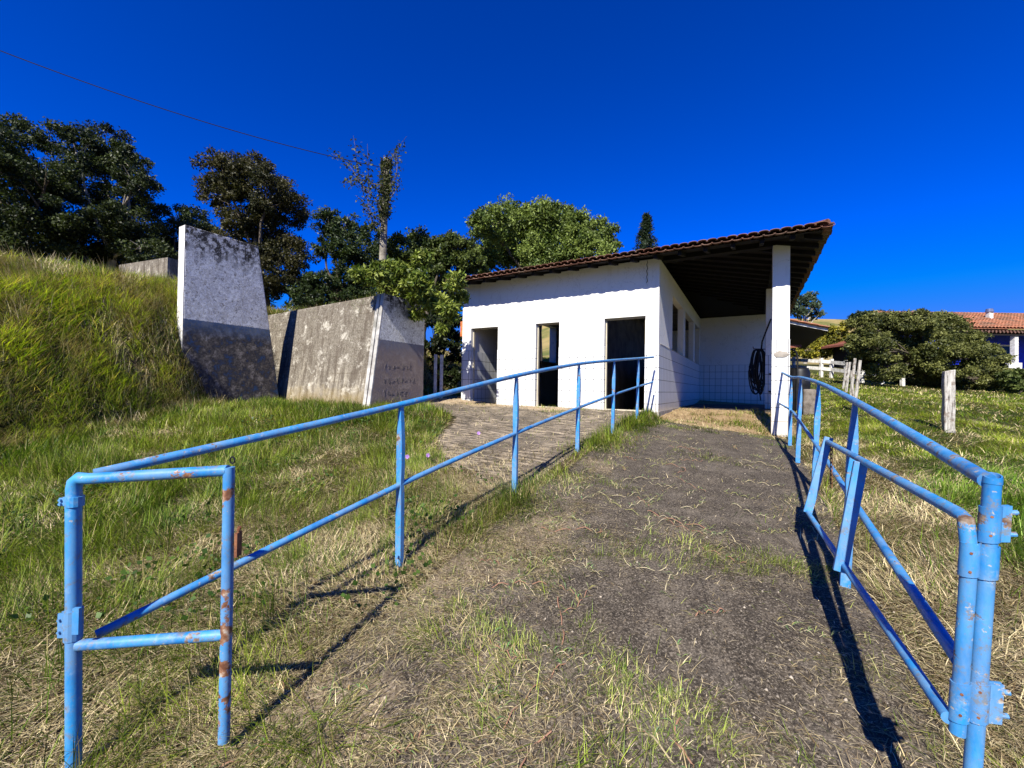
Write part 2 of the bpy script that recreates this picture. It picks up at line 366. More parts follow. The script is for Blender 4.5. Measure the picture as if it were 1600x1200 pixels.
def mat_foliage(name, trans=.35, rough=.5, var=.5):
    n = NT(name); c = n.attr(); n.b.inputs['Base Color'].default_value = (1, 1, 1, 1)
    n.L(c, n.b.inputs['Base Color']); n.b.inputs['Roughness'].default_value = rough; n.b.inputs['Specular IOR Level'].default_value = .25
    tr = n.n.new('ShaderNodeBsdfTranslucent'); n.L(n.mix(1., c, (1.1, 1.25, .5), 'MULTIPLY'), tr.inputs[0])
    mx = n.n.new('ShaderNodeMixShader'); mx.inputs[0].default_value = trans
    n.L(n.b.outputs[0], mx.inputs[1]); n.L(tr.outputs[0], mx.inputs[2]); n.L(mx.outputs[0], n.n['Material Output'].inputs[0]); return n.m
M['grass'] = mat_foliage('grass_blades', .36, .45); M['leaf'] = mat_foliage('tree_leaves', .22, .5); M['straw'] = mat_foliage('dry_straw', .12, .7)

def mat_ground():
    n = NT('earth_and_turf'); p = n.geo.outputs['Position']; a = n.sep(n.attr())   # r: orange soil, g: far pasture, b: dry share
    big = n.noise(p, .8, 6, .6); fine = n.noise(p, 22, 6, .7); mid = n.noise(p, 5, 6, .65)
    fib = n.noise(p, 75, 6, .8, 1.5); soil = n.ramp(n.math('ADD', n.math('MULTIPLY', fine, .4), n.math('MULTIPLY', fib, .6)), [(.38, (.03, .02, .012)), (.50, (.13, .09, .05)), (.60, (.36, .28, .17))])
    turf = n.ramp(n.math('ADD', n.math('MULTIPLY', mid, .4), n.math('MULTIPLY', fib, .6)), [(.38, (.012, .018, .005)), (.52, (.05, .065, .014)), (.65, (.17, .15, .05))])
    col = n.mix(n.ramp(n.math('ADD', a[2], n.math('MULTIPLY', n.math('SUBTRACT', mid, .5), .8)), [(.3, 0.), (.7, 1.)]), turf, soil)
    orange = n.ramp(n.math('ADD', n.math('MULTIPLY', mid, .5), n.math('MULTIPLY', fine, .5)), [(.35, (.30, .19, .09)), (.6, (.50, .36, .20)), (.75, (.42, .36, .2))])
    col = n.mix(n.ramp(n.math('ADD', a[0], n.math('MULTIPLY', n.math('SUBTRACT', mid, .5), .5)), [(.4, 0.), (.6, 1.)]), col, orange)
    far = n.ramp(n.noise(p, .06, 6, .7), [(.4, (.10, .12, .03)), (.55, (.30, .23, .09)), (.7, (.36, .27, .12))])
    col = n.mix(a[1], col, far)
    n.bump(n.math('ADD', n.math('ADD', mid, fine), fib), .9, .03); return n.done(col, .95, .1)
def mat_concrete(name, groove=False):
    n = NT(name); p = n.geo.outputs['Position']; a = n.sep(n.attr())   # r: soil cover share
    big = n.noise(p, 1.6, 6, .65); mid = n.noise(p, 6, 7, .7); fine = n.noise(p, 70, 5, .75); grit = n.noise(p, 95, 4, .85)
    base = n.ramp(n.math('ADD', n.math('MULTIPLY', mid, .5), n.math('MULTIPLY', fine, .5)), [(.38, (.024, .019, .012)), (.50, (.052, .041, .028)), (.62, (.13, .105, .072))])
    base = n.mix(n.ramp(n.noise(p, 2.7, 6, .7, .5), [(.49, 0.), (.64, .5)]), base, (.16, .135, .10)); base = n.mix(n.ramp(grit, [(.53, 0.), (.60, .75)]), base, (.32, .27, .20)); base = n.mix(n.ramp(n.noise(p, 70, 4, .8), [(.40, .8), (.47, 0.)]), base, (.018, .014, .010))
    dust = n.ramp(fine, [(.36, (.10, .07, .04)), (.5, (.24, .18, .11)), (.64, (.42, .34, .23))]) if not groove else n.ramp(fine, [(.36, (.24, .16, .08)), (.5, (.42, .30, .17)), (.64, (.55, .43, .28))])
    s = n.math('ADD', n.math('MULTIPLY', a[0], .62), n.math('MULTIPLY', n.math('SUBTRACT', big, .5), .9)); s = n.math('ADD', s, n.math('MULTIPLY', n.math('SUBTRACT', mid, .5), .7))
    col = n.mix(n.ramp(s, [(.36, 0.), (.66, .9)]), base, dust)
    h = n.math('ADD', n.math('MULTIPLY', fine, .6), n.math('MULTIPLY', grit, .35))
    if groove:
        q = n.sep(n.map(p, (1, 1, 1), (0, 0, 0), (0, 0, YAW)))
        wv = n.noise(n.comb(n.math('MULTIPLY', q[0], 2.0), n.math('MULTIPLY', q[1], 13.), 0), 1.6, 6, .7)
        col = n.mix(n.math('MULTIPLY', n.ramp(wv, [(.47, 0.), (.57, .9)]), n.ramp(n.noise(p, 1.3, 5, .6), [(.36, .25), (.56, 1.)])), col, (.46, .37, .25)); h = n.math('ADD', h, n.math('MULTIPLY', wv, 1.))
    n.bump(h, .7, .012); return n.done(col, .92, .25)
M['ground'] = mat_ground(); M['ramp'] = mat_concrete('worn_dark_concrete'); M['yard'] = mat_concrete('grooved_yard_concrete', True)

# ------------------------------------------------------------------ ground sheets
YARD = [(-7.0, -1.0), (-5.2, -1.9), (-3.3, -2.9), (-2.5, -4.3), (-1.3, -5.5), (-.06, -5.9), (-.06, .05), (-7.0, .05)]
def in_poly(x, y, poly):
    ins = np.zeros(np.shape(x), bool); n = len(poly)
    for i in range(n):
        x0, y0 = poly[i]; x1, y1 = poly[(i+1) % n]
        ins ^= ((y0 > y) != (y1 > y)) & (x < (x1-x0)*(y-y0)/(y1-y0+1e-12)+x0)
    return ins
def bare_soil(x, y):
    u, v = uv_of(x, y); s = sstep(-.5, .1, v)*sstep(-.4, 0, u)*(1-sstep(2.2, 2.9, u))
    s = np.maximum(s, sstep(-1.5, -.7, v)*(1-sstep(.3, .8, v))*sstep(-7.2, -5.9, u)*(1-sstep(-1.5, -.2, u)))
    return np.clip(s, 0, 1)
def dryness(x, y):
    u, v = uv_of(x, y); d = .25+.9*(fbm(x*.8+3, y*.8, 21)-.45)
    d = d+.45*sstep(-3.2, -1.2, u)*(1-sstep(2.9, 3.3, u))*(1-sstep(-3.5, -2.0, v))+.55*sstep(2.2, 2.5, u)*(1-sstep(2.9, 3.5, u))*(1-sstep(-1.5, .5, v))
    d = d-.42*sstep(3.0, 3.7, u)*(1-sstep(14, 20, np.asarray(y)))
    return np.clip(d, 0, 1)
def axis(a, b, step, far):
    c = list(np.arange(a, b+1e-6, step)); s = step; x = c[-1]
    while x < far: s *= 1.25; x += s; c.append(x)
    s = step; x = c[0]; pre = []
    while x > -far: s *= 1.25; x -= s; pre.append(x)
    return np.array(pre[::-1]+c)
def grid_mesh(name, xs, ys, zf, mat, colf):
    X, Y = np.meshgrid(xs, ys); x = X.ravel(); y = Y.ravel(); z = zf(x, y); nx = len(xs); ny = len(ys)
    i = np.arange(nx*ny).reshape(ny, nx); f = np.stack([i[:-1, :-1], i[:-1, 1:], i[1:, 1:], i[1:, :-1]], -1).reshape(-1, 4)
    return np_mesh(name, np.stack([x, y, z], 1), [f], mat, colf(x, y), True)
def sinkfloor(x, y):
    u, v = uv_of(x, y); m = (u > -5.15) & (u < -.12) & (v > .12) & (v < 8.3)
    return gz(x, y)-m*.6
g = grid_mesh('ground', axis(-14, 14, .12, 1200), axis(-3, 17, .12, 1200), sinkfloor, M['ground'],
              lambda x, y: np.stack([bare_soil(x, y), sstep(30, 60, np.hypot(x, y)), dryness(x, y)], 1)); tag(g, kind='structure')
def uvsheet(name, u0, u1, v0, v1, st, mat, dz, clip, colf):
    us = np.arange(u0, u1+1e-6, st); vs = np.arange(v0, v1+1e-6, st); U, V = np.meshgrid(us, vs); u = U.ravel(); v = V.ravel()
    x = CX+u*Uv[0]+v*Vv[0]; y = CY+u*Uv[1]+v*Vv[1]; z = gz(x, y)+dz
    nx = len(us); ny = len(vs); i = np.arange(nx*ny).reshape(ny, nx)
    f = np.stack([i[:-1, :-1], i[:-1, 1:], i[1:, 1:], i[1:, :-1]], -1).reshape(-1, 4)
    cu = u[f].mean(1); cv = v[f].mean(1); f = f[clip(cu, cv)]
    used = np.unique(f); re = np.zeros(nx*ny, int); re[used] = np.arange(len(used))
    o = np_mesh(name, np.stack([x, y, z], 1)[used], [re[f]], mat, colf(u, v, x, y)[used], True); return tag(o, kind='structure')
def cover(u, v, x, y):
    """how far straw and soil have crept over the ramp"""
    nz = (fbm(x*1.1, y*1.1, 31)-.5)*2; n2_ = (fbm(x*3.1, y*3.1, 33)-.5)*2
    c = 1.15*sstep(.95, .3, u+.3*nz)*sstep(-5.2, -6.0, v+.3*nz)                    # mat of straw down the left side
    c = np.maximum(c, .8*sstep(.55, .2, u+.2*nz)*sstep(-2.2, -3.2, v))
    c = np.maximum(c, (.70+.6*nz)*np.exp(-((v+6.25+.3*nz)/.27)**2))                   # band across the ramp
    c = np.maximum(c, .75*sstep(1.75, 2.15, u+.15*nz)*sstep(-4.2, -5.4, v))
    c = np.maximum(c, (.75+.7*nz)*sstep(-7.25, -7.6, v+.15*nz)*sstep(2.2, 1.7, u))
    c = np.maximum(c, .7*sstep(-1.9, -.7, v+.4*nz)); c = np.maximum(c, .45*np.exp(-((v+3.5+.2*nz)/.15)**2)*(u > .9))
    c = c*(.72+.6*n2_)+.02
    return np.clip(c, 0, 1)
ramp_ob = uvsheet('ramp', -.02, 2.42, -12.5, -.35, .07, M['ramp'], .012, lambda u, v: (u < 2.25+.12*fbm(v*2, u*0, 4)) & (v < -.5+.25*fbm(u*2, v*0, 6)), lambda u, v, x, y: np.stack([cover(u, v, x, y)*.8]*3, 1))
yard_ob = uvsheet('forecourt', -7.1, -.10, -6.0, -.02, .09, M['yard'], .012, lambda u, v: in_poly(u+.4*(fbm(u*2, v*2, 8)-.5), v+.5*(fbm(u*2, v*2, 18)-.5), YARD) & (v < -.05), lambda u, v, x, y: np.stack([.12+.9*sstep(-1.6, -.4, v)*sstep(-.6, -2.6, u)+.35*sstep(-3.5, -5, v)]*3, 1))

# ------------------------------------------------------------------ the shed (local frame: x along the front, y into depth, z above the floor)
W_, L_, HW = 5.28, 8.437, 3.33
DO = [(-4.991, -4.108), (-2.983, -2.335), (-1.208, -.282)]
WINS = [(1.78, 3.75), (4.16, 6.27), (6.67, 8.15)]
shed = Thing('milking_shed', 'white shed with tiled lower walls, three open doorways and a tiled roof over its porch', 'building', (CX, CY, FL), -YAW)
def cuts(lo, hi, ops): return sorted(set([lo, hi]+[a for o in ops for a in o[:2]]))
def fw(solid_ops, z0, z1):
    return lambda a, z: not any(o[0] < a < o[1] and o[2] < z < o[3] for o in solid_ops)
fo = [(a, b, -.4, 2.1) for a, b in DO]
m = MB(); m.cells('u', cuts(-W_, 0, fo), [-.35, 2.1, HW], fw(fo, 0, 0), 0, .16); fwall = shed.part('front_wall', m, M['plaster'])
e = .007; edges_ = [-W_-e]+[q for a, b in DO for q in (a+e, b-e)]+[e]
for a, b in zip(edges_[::2], edges_[1::2]): m = MB(); m.cells('u', [a, b], [-.02, 1.482], lambda p, q: True, -e, .16+e); shed.part('tiled_dado', m, M['tile'], fwall)
so = [(a, b, 1.482, 2.88) for a, b in WINS]
m = MB(); m.cells('v', cuts(.16, L_, so), [-.35, 1.482, 2.88, HW], fw(so, 0, 0), -.16, 0); rwall = shed.part('side_wall', m, M['plaster'])
m = MB(); m.cells('v', [.16+e, L_-.002], [0, 1.476], lambda a, z: True, -.16-e, e); shed.part('tiled_dado', m, M['tile'], rwall)
m = MB(); m.box((-.17, .165, 1.4765), (.012, L_-.01, 1.487)); shed.part('window_sill', m, M['cream'], rwall)
lo_ = [(4.3, 5.78, 1.5, 2.92)]
m = MB(); m.cells('v', cuts(.16, L_, lo_), [-.35, 1.5, 2.92, HW], fw(lo_, 0, 0), -W_, -4.991); shed.part('left_wall', m, M['plaster'])
m = MB(); m.cells('u', [-W_, 2.36], [-.35, HW], lambda a, z: True, L_, L_+.16); bwall = shed.part('back_wall', m, M['plaster'])
m = MB(); m.box((e+.002, L_-e, 0), (2.366, L_+.01, 1.482)); shed.part('tiled_dado', m, M['tile'], bwall)
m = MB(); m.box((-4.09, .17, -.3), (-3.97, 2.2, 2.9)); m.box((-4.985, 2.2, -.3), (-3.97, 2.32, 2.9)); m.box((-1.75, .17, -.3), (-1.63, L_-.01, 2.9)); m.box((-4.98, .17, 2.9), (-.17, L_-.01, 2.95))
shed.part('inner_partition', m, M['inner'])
m = MB(); m.box((-4.98, .17, -.38), (-.17, L_-.01, -.30)); shed.part('inner_floor', m, M['inner'])  # floor sunk so the sunlit patch inside the doors stays hidden
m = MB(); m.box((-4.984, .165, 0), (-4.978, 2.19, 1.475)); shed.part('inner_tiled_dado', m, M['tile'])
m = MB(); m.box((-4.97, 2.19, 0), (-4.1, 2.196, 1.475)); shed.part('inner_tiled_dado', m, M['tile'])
for a, b in DO:   # a thin cream frame lining each doorway
    m = MB(); t = .022; a += .008; b -= .008
    m.box((a, .10, 0), (a+t, .168, 2.098)); m.box((b-t, .10, 0), (b, .168, 2.098)); m.box((a+t, .10, 2.07), (b-t, .168, 2.098)); m.box((a, -.012, -.05), (b, .175, .012))
    shed.part('door_frame', m, M['cream'], fwall)
m = MB(); m.box((-W_+.0, -.02, -.5), (.02, .14, -.012)); m.box((-.14, .14, -.5), (.02, L_, -.004)); shed.part('plinth', m, M['slab'])
m = MB(); m.box((.03, 3.1, -.12), (2.5, L_-.01, .004)); shed.part('porch_floor', m, simple('dark_worn_floor', (.045, .038, .03), (.12, .10, .08), 4, .9, .4))
for cv, zb in ((.213, -.5), (4.12, -.3)):
    m = MB(); m.box((2.086, cv, zb), (2.366, cv+.28, HW)); cl = shed.part('porch_column', m, M['plaster'])
    m = MB(); m.box((2.086-e, cv-e, zb), (2.366+e, cv+.28+e, 1.482)); shed.part('tiled_dado', m, M['tile'], cl)
# roof: hip with real clay tile rows
EO, RO, LO, BO = .56, .74, .12, .5
u0, u1, v0, v1 = -W_-LO, 2.1+RO, -EO, L_+BO
zE = HW-.07; PIT = math.tan(R(13))
def roofz(u, v):
    return zE+PIT*min(u-u0+.0 if False else 1e9, u1-u, v-v0, v1-v)
mid_v = (v0+v1)/2; half = (v1-v0)/2
# timber: soffit boards, rafters, fascia
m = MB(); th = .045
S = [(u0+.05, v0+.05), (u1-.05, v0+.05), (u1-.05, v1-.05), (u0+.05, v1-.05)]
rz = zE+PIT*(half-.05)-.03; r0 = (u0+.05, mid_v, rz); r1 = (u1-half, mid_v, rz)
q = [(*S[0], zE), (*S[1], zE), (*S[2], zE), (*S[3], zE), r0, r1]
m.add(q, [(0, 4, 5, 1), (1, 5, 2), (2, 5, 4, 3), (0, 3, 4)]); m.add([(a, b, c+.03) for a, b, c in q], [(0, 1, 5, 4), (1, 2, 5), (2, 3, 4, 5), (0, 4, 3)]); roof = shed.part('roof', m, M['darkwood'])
m = MB()
for i in range(18):
    uu = u0+.2+i*.47
    if uu > u1-.2: break
    ve = min(mid_v, v0+(u1-uu)) if uu > u1-half else mid_v
    m.hexa([(uu, v0+.03, zE-.09), (uu+.07, v0+.03, zE-.09), (uu+.07, v0+.03, zE-.005), (uu, v0+.03, zE-.005), (uu, ve, zE-.09+PIT*(ve-v0)), (uu+.07, ve, zE-.09+PIT*(ve-v0)), (uu+.07, ve, zE-.005+PIT*(ve-v0-.05)), (uu, ve, zE-.005+PIT*(ve-v0-.05))])
for i in range(20):
    vv = v0+.3+i*.47
    if vv > v1-.3: break
    ue = u1-min(vv-v0, v1-vv); dz = PIT*(u1-ue)
    m.hexa([(u1-.03, vv, zE-.09), (u1-.03, vv+.07, zE-.09), (u1-.03, vv+.07, zE-.005), (u1-.03, vv, zE-.005), (ue, vv, zE-.09+dz), (ue, vv+.07, zE-.09+dz), (ue, vv+.07, zE-.01+dz-.01), (ue, vv, zE-.01+dz-.01)])
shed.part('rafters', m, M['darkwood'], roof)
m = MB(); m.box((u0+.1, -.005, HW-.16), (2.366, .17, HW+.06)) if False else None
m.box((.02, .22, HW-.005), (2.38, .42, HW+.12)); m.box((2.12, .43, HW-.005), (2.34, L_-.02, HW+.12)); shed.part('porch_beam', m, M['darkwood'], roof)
def tile_field(edge, u0, u1, v0, v1, zE, PIT, hips, wt=.168, lc=.34, full=None):
    """one roof slope of barrel tiles; edge: 'front','right','back','left'; returns numpy verts/faces"""
    if edge in ('front', 'back'): a0, a1 = u0, u1
    else: a0, a1 = v0, v1
    halfd = (v1-v0)/2; V = []; Fc = []; n = int((a1-a0)/wt)
    for i in range(n):
        a = a0+(i+.5)*wt
        dmax = halfd
        if edge in ('front', 'back'):
            if 'r' in hips: dmax = min(dmax, u1-a)
            if 'l' in hips: dmax = min(dmax, a-u0)
        else: dmax = min(a-v0, v1-a)
        k = 0
        while k*lc < dmax:
            d0 = k*lc-.03; d1 = min((k+1)*lc+.04, dmax+.05)
            for typ in (0, 1):
                c = a if typ else a+wt/2; jit = random.uniform(-.02, .02); jz = random.uniform(0, .006)
                for end, d in ((0, d0+jit*(k > 0)-(.055 if k == 0 else 0)+(random.uniform(-.012, .012) if k == 0 else 0)), (1, d1)):
                    lift = (.04 if typ else .012)+(.022 if end == 0 else .0)+jz
                    for s in range(7):
                        t = -1+2*s/6; w_ = wt*.56*(1.05 if end == 0 else .9)
                        h = (math.sqrt(max(0, 1-t*t))*.045 if typ else -math.sqrt(max(0, 1-t*t))*.03)
                        for th in (0, -.013):
                            al = c+t*w_; zz = zE+PIT*d+lift+h+th+.02
                            if edge == 'front': V.append((al, v0+d, zz))
                            elif edge == 'back': V.append((al, v1-d, zz))
                            elif edge == 'right': V.append((u1-d, al, zz))
                            else: V.append((u0+d, al, zz))
                o = len(V)-28
                for s in range(6):
                    A = o+s*2; Bq = o+14+s*2
                    Fc.append((A, A+2, Bq+2, Bq)); Fc.append((A+1, Bq+1, Bq+3, A+3)); Fc.append((A, A+1, A+3, A+2))
            k += 1
    return np.array(V), np.array(Fc)
def roof_tiles(parent, u0, u1, v0, v1, zE, PIT, edges, hips, mat, name='clay_tiles', **kw):
    Vs = []; Fs = []; o = 0
    for e_ in edges:
        v_, f_ = tile_field(e_, u0, u1, v0, v1, zE, PIT, hips, **kw); Vs.append(v_); Fs.append(f_+o); o += len(v_)
    ob = np_mesh(name, np.concatenate(Vs), [np.concatenate(Fs)], mat, None, True, parent); return ob
roof_tiles(roof, u0, u1, v0, v1, zE, PIT, ('front', 'right', 'back'), 'r', M['rooftile'])
m = MB()   # hip cap tiles
for k in range(15):
    d0 = k*.36-.0; d1 = d0+.42
    for sv, dv in ((v0, 1), (v1, -1)):
        pts = [Vector((u1-d, sv+dv*d, zE+PIT*d+lz)) for d, lz in ((d0, .09), (d1, .07))]
        m.tube(pts, [.075, .065], 10)
    uu = u1-half-k*.4
    if uu > u0: m.tube([Vector((uu, mid_v, zE+PIT*half+.05)), Vector((uu-.42, mid_v, zE+PIT*half+.03))], [.09, .08], 10)
shed.part('ridge_cap', m, M['rooftile'], roof, True)
# crack-like hanging cable near the corner, taps on the rear column, exposed brick at the far left edge
m = MB(); pts = [(-.26+.012*math.sin(i*2.1), -.012-.006*(i % 2), HW-.02-i*.045) for i in range(12)]; m.tube(pts, .006, 5); shed.part('hanging_wire', m, M['black'])
for zz in (.47, .95): m = MB(); m.tube([(2.20, 4.115, zz), (2.20, 4.03, zz)], .02, 8); m.box((2.16, 4.02, zz-.012), (2.24, 4.04, zz+.03)); shed.part('tap', m, M['black'])
m = MB(); m.box((-W_-.09, .01, 1.9), (-W_-.004, .3, 2.32)); shed.part('brick_patch', m, M['orange'], fwall)
m = MB(); pr = [(2.235+.14*math.cos(a)*random.uniform(.8, 1.1), 1.19+.075*math.sin(a)*random.uniform(.75, 1.1)) for a in [k*math.pi/7 for k in range(14)]]
m.add([(a, .206, b) for a, b in pr]+[(2.235+(a-2.235)*.8, .188, 1.19+(b-1.19)*.8) for a, b in pr]+[(2.235, .183, 1.19)], [(k, 14+k, 14+(k+1) % 14, (k+1) % 14) for k in range(14)]+[(14+k, 28, 14+(k+1) % 14) for k in range(14)])
shed.part('rail_anchor_patch', m, M['slab'], smooth=True)

# hose coil on the rear column
hc = B(1.93, 4.3, FL+1.62); ho = Thing('coiled_hose', 'black rubber hose hanging in long loops beside the rear porch column', 'hose', hc)
m = MB(); pts = []
for k in range(17):
    wd = .07+.12*random.random(); ln = .85+.45*random.random(); ox = random.uniform(-.09, .07); oy = random.uniform(-.06, .06)
    for j in range(20):
        a = 2*math.pi*j/20
        du = ox+wd*math.sin(a)*(1 if math.cos(a) < .3 else .8); dz = -ln*(1-math.cos(a))/2
        q = B(1.93+du, 4.25+oy+.03*math.sin(a*2+k), hc.z+.05+dz); pts.append(q)
m.tube(pts, .017, 6); ho.part('hose_loops', m, M['black'], smooth=True)
m = MB(); m.tube([B(1.98, 4.25, hc.z+.0), B(2.0, 4.2, hc.z+.25), B(2.08, 4.1, hc.z+.5), B(2.2, 4.0, hc.z+.85)], .02, 8); ho.part('feed_hose', m, M['black'], smooth=True); m = MB()
m.tube([B(1.95, 4.25, hc.z-1.15), B(1.98, 4.25, hc.z-1.4)], .015, 6); ho.part('loose_end', m, M['black'], smooth=True)
m = MB(); m.tube([B(2.08, 4.3, hc.z+.05), B(1.8, 4.3, hc.z+.07), B(1.78, 4.3, hc.z+.13)], .012, 6); ho.part('hook', m, M['rust'])

# ------------------------------------------------------------------ blue railings
def post_mb(base, top, r=.03, midz=None, dirn=(1, 0)):
    """pipe post pinched flat where it meets the rails"""
    m = MB(); H = top.z-base.z; n = 18; vs = []; U3 = Vector((Uv[0], Uv[1], 0)); V3 = Vector((Vv[0], Vv[1], 0)); fs = []
    for i in range(n+1):
        t = i/n; z = t*H; c = base+(top-base)*t
        hu = r*(.36+.64*min(1, (H-z)/.24)); hv = r*.72
        if midz: d = abs((midz-base.z)-z); hu = min(hu, r*(.78+.22*min(1, d/.1)))
        for a_, b_ in ((-1, -1), (1, -1), (1, 1), (-1, 1)): vs.append(c+U3*hu*a_+V3*hv*b_)
    for i in range(n): fs += [(i*4+k, i*4+(k+1) % 4, (i+1)*4+(k+1) % 4, (i+1)*4+k) for k in range(4)]
    fs += [(3, 2, 1, 0), (n*4, n*4+1, n*4+2, n*4+3)]; m.add(vs, fs); return m
def railing(name, label, tops, hs_, midf, r, extra=None):
    base0 = tops[1].copy(); base0.z -= hs_[1]
    t = Thing(name, label, 'railing', base0)
    return t
# left rail: (photo x,y of the rail top, depth, photo y of foot)
LP = [(627, 632, 2.75, 893), (807, 587, 3.88, 775), (905, 568.5, 5.22, 706), (960, 563, 6.3, 680), (998, 560, 7.68, 658)]
gp = P(116, 748, 1.52)                                    # gate post head, left
tops = [P(x, y, Y) for x, y, Y, _ in LP]; feet = [P(x-3, f, Y) for x, _, Y, f in LP]
endL = P(1021, 558, 8.62); 
mids = [P(626, 757, 2.75), P(806, 677, 3.88), P(904, 637, 5.22), P(958, 617, 6.3), P(997, 604, 7.68)]; endM = P(1020, 597, 8.62)
lr = Thing('blue_railing', 'left blue pipe railing with five pinched posts running up to the white shed corner', 'railing', feet[0])
def smoothpath(pts, n=6):
    out = []; m_ = len(pts)
    for i in range(m_-1):
        p0 = pts[max(i-1, 0)]; p1 = pts[i]; p2 = pts[i+1]; p3 = pts[min(i+2, m_-1)]
        for k in range(n):
            t = k/n; out.append(.5*((2*p1)+(-p0+p2)*t+(2*p0-5*p1+4*p2-p3)*t*t+(-p0+3*p1-3*p2+p3)*t**3))
    out.append(pts[-1]); return out
startT = P(147, 741, 1.60); startM = P(150, 992, 1.60)
m = MB(); m.tube(smoothpath([startT]+tops+[endL]), .0205, 14); lr.part('top_rail', m, M['blue'], smooth=True)
m = MB(); m.tube(smoothpath([startM]+mids+[endM]), .018, 14); lr.part('lower_rail', m, M['blue'], smooth=True)
for a, b, c in zip(feet, tops, mids):
    a = a.copy(); a.z -= .08
    bev(lr.part('post', post_mb(a, b, .0245, c.z), M['blue']), .004)
# gate post and small gate leaf on the left
gpb = P(117, 1205, 1.52); gpb.z = min(gpb.z, gz1(gpb.x, gpb.y))-.15
gpost = Thing('gate_post', 'blue rust-flecked pipe gate post at the left foot of the ramp', 'post', (gpb.x, gpb.y, gz1(gpb.x, gpb.y)))
ptop = P(115, 790, 1.52)
m = MB(); m.tube([gpb, ptop], .0228, 18); gpost.part('pipe', m, M['blue'], smooth=True)
ax = (P(358, 740, 1.56)-P(116, 748, 1.52)); ax.z = 0; ax.normalize(); ay = Vector((-ax.y, ax.x, 0)); az = Vector((0, 0, 1))
def hinge(th, c, side, h=.032, wdt=.026, bolts=True, name='hinge'):
    m = MB(); m.tube([c-az*h, c+az*h], .0262, 14); m.obox(c+ax*side*.034-ay*.008, ax, ay, az, .011, .003, h*.8)
    m.obox(c+ax*side*.034+ay*.006, ax, ay, az, .011, .003, h*.8)
    for k in (-1, 1): m.tube([c+ax*side*.038-ay*.018+az*k*h*.4, c+ax*side*.038+ay*.016+az*k*h*.4], .0045, 8)
    return th.part(name, m, M['blue'], smooth=False)
hinge(gpost, P(117, 783, 1.52), -1, .018); hinge(gpost, P(115, 975, 1.52), -1, .055)
m = MB(); m.obox(P(120, 970, 1.475), ax, ay, az, .011, .006, .046); gpost.part('hinge_plate', m, M['blue'])
gate = Thing('gate_leaf', 'small rusty blue pipe gate leaf standing shut at the left of the ramp', 'gate', gpost.o.location)
c0, c1 = P(116, 748, 1.52), P(356, 735, 1.56); d0, d1 = P(122, 1008, 1.52), P(350, 992, 1.56)
m = MB(); m.tube([P(116, 786, 1.52), c0-az*.035, c0-az*.012+ax*.004, c0+ax*.018+az*.002, c0+ax*.05, c1], [.0228, .0228, .0232, .0225, .0205, .0205], 16); gate.part('top_rail', m, M['bluerust'], smooth=True)
m = MB(); m.tube([d0+ax*.0, d1], .0195, 16); gate.part('bottom_rail', m, M['blue'], smooth=True)
dp = P(350, 1150, 1.56); m = MB(); m.tube([c1+ax*.004+az*.012, (c1+dp)/2+ax*.004, dp-az*.02], [.0195, .020, .0195], 16); gate.part('drop_bar', m, M['bluerust'], smooth=True)
m = MB(); lp = P(372, 850, 1.56); m.obox(lp, ax, ay, az, .005, .016, .045); m.tube([lp+az*.05, lp+az*.065+ax*.006], .007, 8); gate.part('latch_keeper', m, M['rust'])
rc = P(363, 719, 1.56); m = MB(); m.tube([rc+Vector((math.cos(a)*.009, 0, math.sin(a)*.012)) for a in [k*math.pi/6 for k in range(13)]], .0032, 6); gate.part('ring', m, M['black'], smooth=True)

# right railing
RP = [(1336, 622, 2.35, 928), (1279, 593, 4.0, 790), (1251, 585, 5.12, 724), (1236, 584, 6.36, 698)]
rt = [P(x, y+5, Y) for x, y, Y, _ in RP]; rf = [P(x+dx, f, Y) for (x, _, Y, f), dx in zip(RP, (-18, -8, -5, -2))]
rm = [P(1330, 778, 2.35), P(1272, 690, 4.0), P(1247, 655, 5.12), P(1236, 641, 6.36)]
gE = P(1551, 743, 1.0)
endR = P(1222, 582, 7.95); endRm = P(1217, 630, 7.95)
rr = Thing('blue_railing', 'right blue pipe railing with four posts ending at the white porch column', 'railing', rf[0])
m = MB(); m.tube(smoothpath([P(1543, 751, 1.005)]+rt+[endR]), .0185, 14); rr.part('top_rail', m, M['blue'], smooth=True)
m = MB(); m.tube(smoothpath([P(1500, 1035, 1.05)]+rm+[endRm]), .0165, 14); rr.part('lower_rail', m, M['blue'], smooth=True)
for a, b, c in zip(rf, rt, rm):
    a = a.copy(); a.z -= .1; bev(rr.part('post', post_mb(a, b, .0245, c.z), M['blue']), .004)
gb = P(1520, 1200, 1.0); gbb = gb.copy(); dv = (gb-gE)/(gb.z-gE.z); gg = gz1(gb.x, gb.y); gbb = gE+dv*(gg-.15-gE.z)
gp2 = Thing('gate_post', 'thick blue open-topped pipe gate post at the right edge with welded hinge plates', 'post', (gbb.x, gbb.y, gg))
m = MB(); r_ = .0163; n_ = 22; N0 = (gE-gbb).normalized()
tc_ = Vector((-gE.x, -gE.y, 0)).normalized()
def cutring(lo, hi, r, tilt=.42):
    m.tube([lo, hi], r, n_, caps=False)
    for i in range(len(m.v)-n_, len(m.v)):
        q = Vector(m.v[i]); k = (q-hi).dot(tc_); m.v[i] = tuple(q-N0*k*tilt)
    return len(m.v)-n_
i1 = cutring(gbb, gE, r_); i2 = cutring(gE-N0*.14, gE, r_*.86); m.add([gE-N0*.139+Vector((math.cos(2*math.pi*k/8)*r_*.86, math.sin(2*math.pi*k/8)*r_*.86, 0)) for k in range(8)], [tuple(range(8))])
m.f += [(i1+k, i1+(k+1) % n_, i2+(k+1) % n_, i2+k) for k in range(n_)]; gp2.part('pipe', m, M['blue'], smooth=True)
